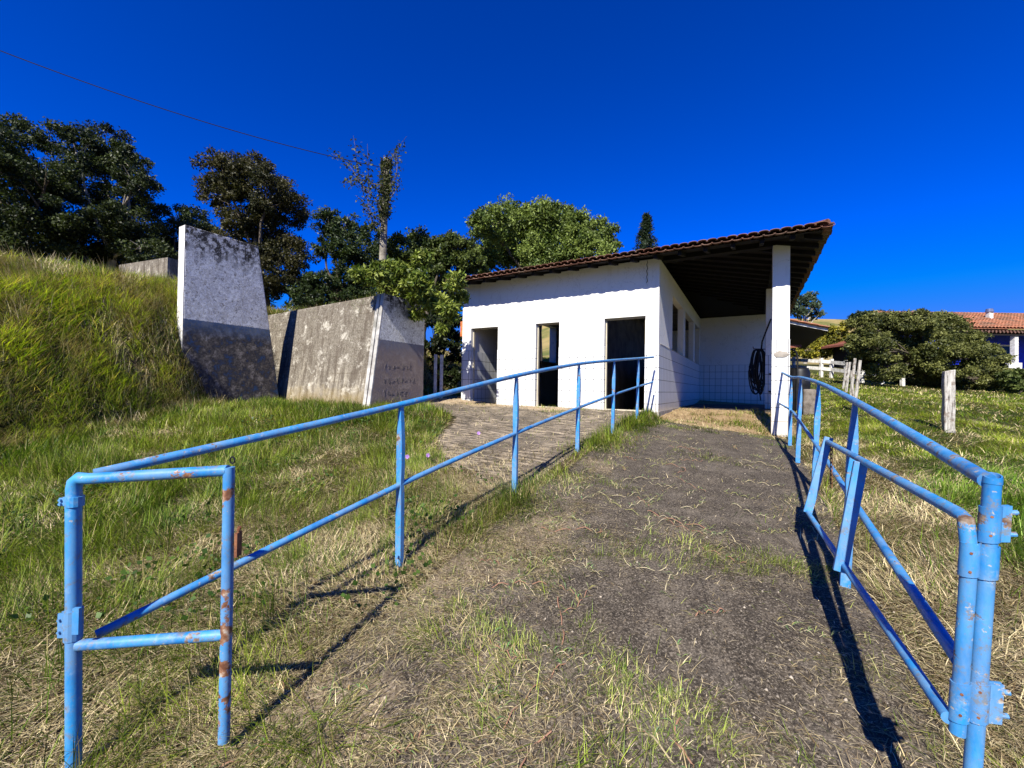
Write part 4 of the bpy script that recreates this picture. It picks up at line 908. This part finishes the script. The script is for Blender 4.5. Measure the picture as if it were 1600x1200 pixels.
m = MB(); m.hexa([(0.01, -.03, zc-.13), (0.01, -.0, zc-.13), (0.01, 0, zc+.0), (0.01, -.03, zc+.0), (-wdt/2, -.03, zc-.13+Rt*wdt/2), (-wdt/2, 0, zc-.13+Rt*wdt/2), (-wdt/2, 0, zc+Rt*wdt/2), (-wdt/2, -.03, zc+Rt*wdt/2)]); ob_.part('gable_board', m, M['whitewash'], rf2)
V1, F1 = tile_field('right', -wdt, .06, -.08, 9.1, zc-.03, Rt, '', wt=.2, lc=.4)
# 'right' field is bounded by hips; rebuild as a plain slope
Vt = []; Ft = []
for i in range(46):
    a = -.08+i*.2
    for typ in (0, 1):
        for k in range(8):
            d0 = -.06+k*.4; d1 = d0+.44
            for end, d in ((0, d0), (1, d1)):
                for s in range(5):
                    t = -1+s/2; h = math.sqrt(max(0, 1-t*t))*(.055 if typ else -.03); Vt.append((-d, a+(.1 if typ else 0)+t*.11, zc+Rt*d+(.05 if typ else .02)+h+(.02 if end == 0 else 0)))
            o = len(Vt)-10; Ft += [(o+s, o+s+1, o+6+s, o+5+s) for s in range(4)]
np_mesh('clay_tiles', np.array(Vt), [np.array(Ft)], M['rooftile2'], None, True, rf2)
m = MB(); m.box((-wdt+.9, 1.4, -.3), (-1.5, 8.2, zc+.12)); ob_.part('wall', m, M['plaster'])
m = MB(); m.hexa([(-.9, .9, zc-1.15), (-.75, .9, zc-1.15), (-.75, 1.05, zc-1.15), (-.9, 1.05, zc-1.15), (-.2, .9, zc-.2), (-.05, .9, zc-.2), (-.05, 1.05, zc-.2), (-.2, 1.05, zc-.2)]) if False else None
a = P(1233, 537, 19.6); b = P(1250, 527, 19.6); m.box((-1.9, 1.0, zc-.75), (-.9, 1.12, zc-.62)); ob_.part('eave_bracket', m, M['redwood'], rf2)

# far blue farmhouse
hc_ = P(1500, 575, 33); hg = gz1(hc_.x, hc_.y)
fh = Thing('farmhouse', 'blue walled farmhouse with long orange tiled roof at the right edge behind the hedge', 'building', (hc_.x, 33, hg))
def hb(px, py, Y=33): return P(px, py, Y)
x0 = P(1445, 520, 33).x; x1 = P(1720, 520, 33).x; zr = P(1480, 489, 37).z; ze = P(1560, 514, 33).z; ze2 = P(1560, 522, 32).z
m = MB(); m.hexa([(x0, 33, hg-.5), (x1, 33, hg-.5), (x1, 41, hg-.5), (x0, 41, hg-.5), (x0, 33, ze-.1), (x1, 33, ze-.1), (x1, 41, ze-.1), (x0, 41, ze-.1)])
M['bluewall'] = simple('blue_limewash', (.01, .03, .55), (.02, .05, .75), 3, .8); fh.part('wall', m, M['bluewall'])
def slope_tiles(name, parent, xa, xb, ya, za, yb, zb, mat, wt=.28, lc=.5, off=(0, 0, 0)):
    Vt = []; Ft = []; n_ = int((xb-xa)/wt); ks = int(math.hypot(yb-ya, zb-za)/lc)+1; o3 = np.array(off)
    for i in range(n_):
        jx = random.uniform(-.02, .02)
        for k in range(ks):
            t0 = k/ks; t1 = (k+1.1)/ks
            for end, t in ((0, t0), (1, t1)):
                for s in range(5):
                    tt = -1+s/2; h = math.sqrt(max(0, 1-tt*tt))*.1; Vt.append((xa+(i+.5)*wt+tt*wt*.5+jx, ya+(yb-ya)*t, za+(zb-za)*t+h+(.05 if end == 0 else 0)))
            o = len(Vt)-10; Ft += [(o+s, o+s+1, o+6+s, o+5+s) for s in range(4)]
    return np_mesh(name, np.array(Vt)-o3, [np.array(Ft)], mat, None, False, parent)
m = MB(); m.add([(x0-.6, 32.2, ze-.12), (x1, 32.2, ze-.12), (x1, 37, zr-.1), (x0+1.5, 37, zr-.1), (x0-.6, 41.8, ze-.12), (x1, 41.8, ze-.12)], [(0, 1, 2, 3), (3, 2, 5, 4), (0, 3, 4)]); fr = fh.part('roof', m, M['rooftile2'])
slope_tiles('clay_tiles', fr, x0-.6, x1, 32.2, ze-.08, 37, zr, M['rooftile2'], off=fh.off)
vx0 = P(1530, 522, 31).x; vz0 = P(1560, 522, 30.6).z
m = MB(); m.hexa([(vx0, 30.6, vz0-.1), (x1, 30.6, vz0-.1), (x1, 33, ze-.28), (vx0, 33, ze-.28), (vx0, 30.6, vz0), (x1, 30.6, vz0), (x1, 33, ze-.18), (vx0, 33, ze-.18)]); vr = fh.part('veranda_roof', m, M['darkwood'])
slope_tiles('clay_tiles', vr, vx0, x1, 30.6, vz0+.02, 33, ze-.16, M['rooftile'], off=fh.off)
vp = P(1586, 570, 30.8); m = MB(); m.box((vp.x-.14, 30.7, hg-.4), (vp.x+.14, 31.0, vz0-.1)); vpost = fh.part('veranda_post', m, M['whitewash'])
zt_ = P(1560, 538, 32.9).z; wx0 = P(1535, 545, 32.9).x; wx1 = P(1578, 545, 32.9).x; wz0 = P(1560, 566, 32.9).z; wz1 = P(1560, 541, 32.9).z
m = MB(); m.box((wx0, 32.93, wz0), (wx1, 32.99, wz1)); wn_ = fh.part('window', m, simple('dark_glass', (.004, .006, .008), (.01, .012, .015), 3, .1))
m = MB(); m.box((wx0-.15, 32.88, wz1), (wx1+.15, 32.99, wz1+.12)); fh.part('lintel', m, M['whitewash'], wn_); m = MB(); m.box((wx0-.15, 32.88, wz0-.12), (wx1+.15, 32.99, wz0)); fh.part('sill', m, M['whitewash'], wn_)
m = MB(); q0 = P(1572, 575, 30.4).x; q1 = P(1592, 575, 30.4).x; m.box((q0, 30.2, hg-.6), (q1, 30.5, P(1580, 567, 30.4).z)); fh.part('porch_step', m, M['orange'] if False else M['whitewash'])
ch = P(1546, 494, 35); m = MB(); m.box((ch.x-.16, 34.85, ch.z-.6), (ch.x+.16, 35.15, ch.z+.35)); chm = fh.part('chimney', m, M['whitewash'], fr)
m = MB(); m.tube([(ch.x, 35, ch.z+.35), (ch.x, 35, ch.z+.62)], [.27, .22], 12); fh.part('chimney_cap', m, simple('blue_grey_metal', (.05, .07, .16), (.12, .14, .24), 6, .5), fr)
# little roof tip between yellow shrubs and the hedge
q = P(1326, 532, 31); sh = Thing('small_shed', 'corner of a small brown-roofed hut peeping out left of the hedge', 'hut', (q.x+1, 31, gz1(q.x+1, 31)))
zz = q.z; gq = gz1(q.x+1, 31); m = MB(); m.hexa([(q.x-.6, 30.5, zz-.45), (q.x+1.8, 30.5, zz+.25), (q.x+1.8, 33, zz+.25), (q.x-.6, 33, zz-.45), (q.x-.6, 30.5, zz-.3), (q.x+1.8, 30.5, zz+.4), (q.x+1.8, 33, zz+.4), (q.x-.6, 33, zz-.3)]); sh.part('roof', m, M['redwood'])
m = MB(); m.box((q.x+.2, 30.8, gq-.3), (q.x+1.7, 32.8, zz-.3)); sh.part('wall', m, M['darkwood'])

# ------------------------------------------------------------------ grass
def in_footprint(x, y):
    u, v = uv_of(x, y); m = (u > -5.35) & (u < .02) & (v > -.04) & (v < 8.7)
    m |= (u > 0) & (u < 2.5) & (v > 3.0) & (v < 8.7); m |= (u > 2.05) & (u < 2.4) & (v > .18) & (v < .52)
    return m
def blades(name, x, y, L, Wd, lean, cols, mat, levels=3, zoff=0., az_bias=None):
    n = len(x); z = gz(x, y)-.01+zoff; a = 9*fbm(x*1.7, y*1.7, 141, 2)+RNG.normal(0, 1.1, n)
    dx, dy = np.cos(a), np.sin(a); px, py = -dy, dx; ts = np.linspace(0, 1, levels+1)
    V = np.zeros((n, levels*2+1, 3), np.float32)
    ang = lean*(np.pi/2)   # lean 0 upright .. 1 flat
    hx_ = 0; cx_ = np.zeros(n); cz_ = np.zeros(n); bend = RNG.uniform(.2, .9, n)
    for i, t in enumerate(ts):
        if i > 0:
            th = np.clip(ang+bend*(t-.5), 0, 1.75); cx_ = cx_+np.sin(th)*L/levels; cz_ = np.maximum(cz_+np.cos(th)*L/levels, .004)
        w_ = Wd*(1-t)**.6*.5
        bx = x+dx*cx_; by = y+dy*cx_; bz = z+cz_
        if i < levels:
            V[:, 2*i] = np.stack([bx+px*w_, by+py*w_, bz], 1); V[:, 2*i+1] = np.stack([bx-px*w_, by-py*w_, bz], 1)
        else: V[:, 2*i] = np.stack([bx, by, bz], 1)
    k = levels*2+1; base = np.arange(n)[:, None]*k
    fs = [base+np.array([[2*i, 2*i+1, 2*i+3, 2*i+2]]) for i in range(levels-1)]; tri = base+np.array([[2*levels-2, 2*levels-1, 2*levels]])
    return np_mesh(name, V.reshape(-1, 3), [np.concatenate(fs)]+[tri], mat, np.repeat(cols, k, 0), False)
BANDS = [(.75, 2.4, 8500, .0036, 4), (2.4, 4.5, 5200, .0042, 3), (4.5, 7.5, 3600, .006, 3), (7.5, 12, 3000, .009, 2), (12, 20, 900, .016, 2), (20, 36, 170, .03, 2)]
def sample(dens):
    xs = []; ys = []; ws = []; lv = []
    for r0_, r1_, d, w_, l_ in BANDS:
        half_a = R(76 if r0_ < 5 else 66); r0_ = .35 if r0_ < 1 else r0_; area = half_a*(r1_*r1_-r0_*r0_); n = int(area*d); r = np.sqrt(RNG.uniform(r0_**2, r1_**2, n)); a = RNG.uniform(-half_a, half_a, n)
        x = r*np.sin(a); y = r*np.cos(a); keep = RNG.random(n) < dens(x, y)
        xs.append(x[keep]); ys.append(y[keep]); ws.append(np.full(keep.sum(), w_)); lv.append(np.full(keep.sum(), l_))
    return np.concatenate(xs), np.concatenate(ys), np.concatenate(ws)
def zones(x, y):
    u, v = uv_of(x, y); hp, hd = high_part(x, y)
    ramp = (u > .0) & (u < 2.3) & (v < .1); yard = in_poly(u, v, YARD); soil = bare_soil(x, y) > .5
    wall = (np.abs((x-n1.x)*Uv[0]+(y-n1.y)*Uv[1]+.13) < .16) & (((x-n1.x)*Vv[0]+(y-n1.y)*Vv[1]) > 0) & (((x-n1.x)*Vv[0]+(y-n1.y)*Vv[1]) < 2.25)
    return u, v, hp, hd, ramp, yard, soil, in_footprint(x, y) | wall
def tuft(u, v): return np.exp(-((u+.02)/.26)**2)*sstep(-7.6, -6.2, v)*(.35+.65*sstep(.35, .6, fbm(v*1.1, u*0+2, 77)))
def dens_green(x, y):
    u, v, hp, hd, ramp, yard, soil, no = zones(x, y); dr = dryness(x, y); pn = fbm(x*1.7, y*1.7, 41)
    d = np.clip(1.15-dr*1.15, .10, 1)*(.45+.9*pn)
    d = np.where(hd > -.2, 1.0, d)
    cl = fbm(x*2.2, y*2.2, 51)
    rd = cover(u, v, x, y)*(.10+.55*sstep(.52, .64, cl))+.45*sstep(-7.2, -7.6, v)*sstep(.42, .6, cl)*sstep(2.1, 1.6, u)*sstep(.1, .5, u)
    rd = rd+.5*sstep(.55, .65, cl)*(v > -1.5)
    d = np.where(ramp, rd, d); d = np.where(yard, .03*(cl > .6), d); d = np.where(soil, .22*(cl > .55), d)
    d = np.maximum(d, tuft(u, v)*1.2*(v < 0))
    return np.where(no, 0, np.clip(d, 0, 1))
def dens_dry(x, y):
    u, v, hp, hd, ramp, yard, soil, no = zones(x, y); dr = dryness(x, y)
    d = .12+.75*dr; d = np.where(hd > -.2, .30+.55*sstep(.45, .6, fbm(x*.9+5, y*.9, 61)), d)
    c = cover(u, v, x, y)*(.35+.9*sstep(.35, .65, fbm(x*4, y*4, 71))); d = np.where(ramp, .006+.95*c**1.2, d)
    d = np.where(yard, .03+.3*sstep(-4, -5.3, v), d); d = np.where(soil, .05, d)
    return np.where(no, 0, np.clip(d, 0, 1))
GR = []
x, y, wd = sample(dens_green); u, v, hp, hd, ramp, yard, soil, no = zones(x, y); n = len(x); pn = fbm(x*.9, y*.9, 91)
L = .09+.10*pn; L = np.where(hd > -.3, .15+.14*pn, L); L = np.where(ramp | yard, .05+.05*pn, L)
L = np.where((u > 2.9) & ~((y > 9)), .10+.10*pn, L); L = np.maximum(L, .14*tuft(u, v)+.03)
L = np.where((u < -3) & (v < -4) & (hd < 0), .11+.12*pn, L); near = np.hypot(x, y)
L = np.where((x < -.55) & (y < 1.75), .15+.12*pn, L); L = np.where((u > 2.4) & (y > 4.5) & (hd < 0), .07+.05*pn, L); L = np.where(y > 13, .08+.04*pn, L)
cl4 = fbm(x*2.8, y*2.8, 151, 2); L = L*RNG.uniform(.45, 1.35, n)*(.45+1.15*sstep(.25, .75, cl4))
wd = wd*np.where(hd > -.3, .95, 1)*np.where((u > 2.4) & (y > 4.5) & (hd < 0), .55, 1)
lean = np.clip(RNG.normal(.50, .24, n)+.25*ramp+.14*(hd > -.3)+.2*((u > 2.4) & (y > 4) & (hd < 0)), .02, 1.1)
k = np.clip((fbm(x*1.6, y*1.6, 101)-.3)*1.6, 0, 1)
c = pal(n, (.085, .16, .013), (.43, .50, .06), k, (.5, 1.4)); yl = RNG.random(n) < .18; c[yl] = pal(yl.sum(), (.32, .27, .09), (.50, .43, .18))
dk = RNG.random(n) < np.where((hd > -.3) | ((u > 2.6) & (y > 4)), .10, .3); c[dk] *= .42
c = np.where(((u > 2.6) & (x > 0) & (y < 5))[:, None], c*np.array([.85, 1.05, .8]), c); fy_ = (u > 2.6) & (x > 0) & (y >= 5); c = np.where(fy_[:, None], c*np.array([1.3, 1.3, 1.0]), c)
c = np.where((hd > .3)[:, None], c*np.array([1.6, 1.5, 1.0]), c)
def split(mask, name, *a): 
    return [q[mask] for q in a]
bank = hd > -.3; field = (u > 2.3) & ~bank; lawn = ~bank & ~field
for nm, msk in (('bank_grass', bank), ('field_grass', field), ('lawn_grass', lawn)):
    GR.append(tag(blades(nm, x[msk], y[msk], L[msk], wd[msk]*1.15, lean[msk], c[msk], M['grass'], 3), kind='stuff'))
BANDS = [(a_, b_, int(d_*1.7), w__, l__) for a_, b_, d_, w__, l__ in BANDS]
x, y, wd = sample(dens_dry); wd = wd*1.15; u, v, hp, hd, ramp, yard, soil, no = zones(x, y); n = len(x)
L = RNG.uniform(.03, .15, n); L = np.where(hd > -.3, RNG.uniform(.14, .34, n), L); lean = np.clip(RNG.normal(.80, .17, n)+.12*ramp, .2, 1.02); L = np.where(ramp, L*.75, L); lean = np.where(hd > -.3, np.clip(RNG.normal(.6, .2, n), .1, 1), lean)
k = RNG.random(n); c = pal(n, (.40, .30, .14), (.80, .67, .38), None, (.5, 1.25)); gn = RNG.random(n) < .12; c[gn] = pal(gn.sum(), (.16, .19, .05), (.26, .27, .08))
c = np.where((RNG.random(n) < .3)[:, None], c*np.array([.36, .32, .30]), c)
tag(blades('dry_straw', x, y, L, wd*.9, lean, c, M['straw'], 3, RNG.uniform(0, .02, n)), kind='stuff')
# fine broken thatch lying on the mown ground and the ramp edges
def dens_th(x, y):
    u, v, hp, hd, ramp, yard, soil, no = zones(x, y); d = dryness(x, y)*.9; d = np.where(ramp, .03+.95*cover(u, v, x, y), d); d = np.where(yard, .12, d); d = np.where(hd > 0, 0, d)
    return np.where(no | (y > 8), 0, np.clip(d*(.4+.9*fbm(x*5, y*5, 301)), 0, 1))
BANDS = [(.75, 2.4, 17000, .0030, 2), (2.4, 4.5, 10500, .0038, 2), (4.5, 7.5, 4200, .006, 2)]
x, y, wd = sample(dens_th); n = len(x); c = pal(n, (.20, .13, .06), (.72, .60, .38), None, (.3, 1.3)); g_ = RNG.random(n) < .13; c[g_] = pal(g_.sum(), (.14, .17, .03), (.34, .36, .09))
tag(blades('broken_thatch', x, y, RNG.uniform(.015, .065, n), wd, np.clip(RNG.normal(.85, .16, n), .25, 1.05), c, M['straw'], 2, RNG.uniform(.006, .022, n)), kind='stuff')
# big arching tussocks that break up the bank and the lawns
def tussocks(name, cx, cy, nb, Lr, spread, c1, c2, mat, ww):
    n = len(cx)*nb; i = np.repeat(np.arange(len(cx)), nb); x = cx[i]+RNG.normal(0, spread, n); y = cy[i]+RNG.normal(0, spread, n)
    sc_ = RNG.uniform(.6, 1.3, len(cx))[i]; k = np.clip(RNG.random(len(cx))[i]+RNG.normal(0, .15, n), 0, 1)
    c = pal(n, c1, c2, k, (.5, 1.4)); return tag(blades(name, x, y, RNG.uniform(Lr[0], Lr[1], n)*sc_, ww*RNG.uniform(.7, 1.3, n), np.clip(RNG.normal(.55, .25, n), .05, 1.1), c, mat, 3), kind='stuff')
q = RNG.uniform(size=(5200, 2))*np.array([10, 12])+np.array([-15.5, 1]); hp, hd = high_part(q[:, 0], q[:, 1]); q = q[(hd > -.25) & (fbm(q[:, 0]*1.2, q[:, 1]*1.2, 201) > .42) & (np.abs(q[:, 0]) < q[:, 1]*1.7)][:1500]
q = q[~zones(q[:, 0], q[:, 1])[7]]; h_ = len(q)//2
tussocks('bank_tussocks', q[:h_, 0], q[:h_, 1], 75, (.16, .36), .07, (.10, .17, .015), (.42, .46, .08), M['grass'], .007)
tussocks('dry_bank_tussocks', q[h_:, 0], q[h_:, 1], 60, (.16, .36), .09, (.40, .32, .12), (.62, .55, .26), M['straw'], .006)
q = RNG.uniform(size=(2600, 2))*np.array([8, 9.5])+np.array([-7.5, .8]); u, v, hp, hd, ramp, yard, soil, no = zones(q[:, 0], q[:, 1]); q = q[(hd < -.1) & ~ramp & ~yard & ~no & (u < -.4) & (fbm(q[:, 0]*1.5, q[:, 1]*1.5, 211) > .5)][:520]
tussocks('lawn_tussocks', q[:, 0], q[:, 1], 60, (.08, .21), .045, (.07, .14, .012), (.36, .42, .07), M['grass'], .0045)
q = RNG.uniform(size=(900, 2))*np.array([2.3, 5.2])+np.array([.0, -8.6]); cc = cover(q[:, 0], q[:, 1], *[CX+q[:, 0]*Uv[i]+q[:, 1]*Vv[i] if i == 0 else CY+q[:, 0]*Uv[1]+q[:, 1]*Vv[1] for i in (0, 1)]); q = q[RNG.random(len(q)) < cc*.5]
x = CX+q[:, 0]*Uv[0]+q[:, 1]*Vv[0]; y = CY+q[:, 0]*Uv[1]+q[:, 1]*Vv[1]
x = x[::2]; y = y[::2]
tussocks('ramp_weeds', x, y, 38, (.03, .10), .04, (.16, .20, .03), (.52, .50, .20), M['grass'], .0036)
q = []
for uu, vv, k_, sp in ((1.95, -6.15, 30, .16), (1.45, -6.3, 26, .2), (.9, -6.4, 16, .2), (1.0, -7.5, 26, .22), (1.5, -7.6, 24, .2), (.5, -7.55, 16, .2), (1.3, -3.6, 12, .25), (.35, -5.2, 14, .18), (1.9, -.9, 14, .15), (.5, -1.2, 18, .25), (2.1, -1.9, 8, .1)):
    for _ in range(k_): q.append((uu+random.gauss(0, sp), vv+random.gauss(0, sp*.5)))
q = np.array(q); x = CX+q[:, 0]*Uv[0]+q[:, 1]*Vv[0]; y = CY+q[:, 0]*Uv[1]+q[:, 1]*Vv[1]
tussocks('green_ramp_weeds', x, y, 46, (.03, .10), .035, (.12, .20, .02), (.46, .50, .12), M['grass'], .0038)
# seed-head stalks along the crest of the bank
n = 5200; x = RNG.uniform(-15, -6.2, n); y = RNG.uniform(5, 12.5, n); hp, hd = high_part(x, y); kp = (hd > 1.2) & (RNG.random(n) < .8); x = x[kp]; y = y[kp]; n = len(x)
tag(blades('tall_grass_stalks', x, y, RNG.uniform(.25, .55, n), np.full(n, .011), np.clip(RNG.normal(.2, .12, n), 0, .6), pal(n, (.22, .17, .10), (.36, .30, .18)), M['straw'], 3), kind='stuff')
# creeping runners across the ramp concrete
Vr = []; Fr = []; Cr = []
for i in range(120):
    uu = random.uniform(.05, 2.1) if i % 3 else random.uniform(-.1, 1.0); vv = random.uniform(-9.2, -2.4); a = random.uniform(0, 6.28); ln = random.uniform(.15, .55)
    p = B(uu, vv); px_, py_ = p.x, p.y; w_ = random.uniform(.0018, .0035); col = random.choice([(.42, .36, .22), (.36, .30, .17), (.25, .24, .09), (.30, .16, .10)]); last = None; st_ = 14
    for s in range(st_+1):
        zz = gz1(px_, py_)+.018+.012*math.sin(s*1.3+i); tx, ty = math.cos(a), math.sin(a); b0 = len(Vr)
        Vr += [(px_-ty*w_, py_+tx*w_, zz), (px_+ty*w_, py_-tx*w_, zz), (px_, py_, zz+w_*1.4)]; Cr += [col]*3
        if last is not None: Fr += [(last, last+2, b0+2, b0), (last+2, last+1, b0+1, b0+2)]
        last = b0; a += random.gauss(0, .22); px_ += math.cos(a)*ln/st_; py_ += math.sin(a)*ln/st_
        if s % 2 == 0:
            for _ in range(3):
                a2 = a+random.choice((-1, 1))*random.uniform(.4, 1.3); l2 = random.uniform(.02, .07); b1 = len(Vr); cx2 = (random.uniform(.14, .4), random.uniform(.2, .38), .1)
                q = (px_+math.cos(a2)*l2*.5, py_+math.sin(a2)*l2*.5, zz+l2*.35); e_ = (px_+math.cos(a2)*l2, py_+math.sin(a2)*l2, zz+l2*.3)
                nx, ny = -math.sin(a2)*.002, math.cos(a2)*.002
                Vr += [(px_, py_, zz), (q[0]+nx, q[1]+ny, q[2]), e_, (q[0]-nx, q[1]-ny, q[2])]; Cr += [cx2]*4; Fr.append((b1, b1+1, b1+2, b1+3))
tag(np_mesh('creeping_runners', np.array(Vr), [np.array(Fr)], M['straw'], np.array(Cr), False), kind='stuff')
# crumbs of gravel and clods on the ramp and yard
n = 2600; uu = RNG.uniform(-1.8, 2.4, n); vv = RNG.uniform(-8.6, -.6, n); x = CX+uu*Uv[0]+vv*Vv[0]; y = CY+uu*Uv[1]+vv*Vv[1]; kp = (y > .9) & (RNG.random(n) < .25+.75*(fbm(x*2, y*2, 171) > .5)); x = x[kp]; y = y[kp]; n = len(x)
r = RNG.uniform(.003, .011, n)**1.0; q = np.array([(1, 0, 0), (0, 1, 0), (-1, 0, 0), (0, -1, 0), (.1, .1, .8), (0, 0, -.6)]); V = q[None]*r[:, None, None]*RNG.uniform(.6, 1.3, (n, 6, 3)); V[:, :, 0] += x[:, None]; V[:, :, 1] += y[:, None]; V[:, :, 2] += (gz(x, y)+.015)[:, None]
tri = np.array([(0, 1, 4), (1, 2, 4), (2, 3, 4), (3, 0, 4), (1, 0, 5), (2, 1, 5), (3, 2, 5), (0, 3, 5)]); Fp = (np.arange(n)[:, None, None]*6+tri[None]).reshape(-1, 3)
tag(np_mesh('loose_gravel', V.reshape(-1, 3), [Fp], M['straw'], np.repeat(pal(n, (.10, .08, .06), (.42, .36, .27)), 6, 0)), kind='stuff')
# small clover-like leaves among the lawn left of the railing
n = 9000; x = RNG.uniform(-4.5, .3, n); y = RNG.uniform(2.2, 8.5, n); u, v, hp, hd, ramp, yard, soil, no = zones(x, y); cl = fbm(x*1.4, y*1.4, 111)
kp = (cl > .52) & ~ramp & ~yard & ~no & (hd < 0); x = x[kp]; y = y[kp]; n = len(x); pts = np.stack([x, y, gz(x, y)+RNG.uniform(.02, .12, n)], 1)
V, f, C = leaves_arrays(pts, .035, pal(n, (.03, .07, .012), (.10, .17, .03)), .8, -.1); tag(np_mesh('clover', V, [f], M['grass'], C), kind='stuff')
# morning glory flowers on the weeds
for i, (px, py, Y, lab) in enumerate(((637, 699, 5.0, 'small purple flower in the weeds just right of the first railing post'), (669, 701, 5.0, 'small purple flower a hand to the right of its twin'), (748, 672, 6.2, 'lone purple flower at the end of the weedy patch by the concrete'))):
    p = P(px, py, Y); p.z = gz1(p.x, p.y)+.11; t = Thing('purple_flower', lab, 'flower', p, 0, 'purple flowers in the weeds')
    m = MB(); vs = [(p.x, p.y, p.z-.02)]; 
    for k in range(10): a = 2*math.pi*k/10; r_f = .028 if k % 2 == 0 else .022; vs.append((p.x+math.cos(a)*r_f, p.y-.012, p.z+math.sin(a)*r_f))
    m.add(vs, [(0, k+1, (k+1) % 10+1) for k in range(10)]); t.part('petals', m, simple('purple_petal', (.35, .15, .55), (.55, .35, .7), 30, .6) if i == 0 else bpy.data.materials['purple_petal'])
    m = MB(); m.tube([(p.x, p.y, p.z-.14), (p.x, p.y, p.z-.015)], .003, 5); t.part('stem', m, bpy.data.materials['grey_brown_bark'])
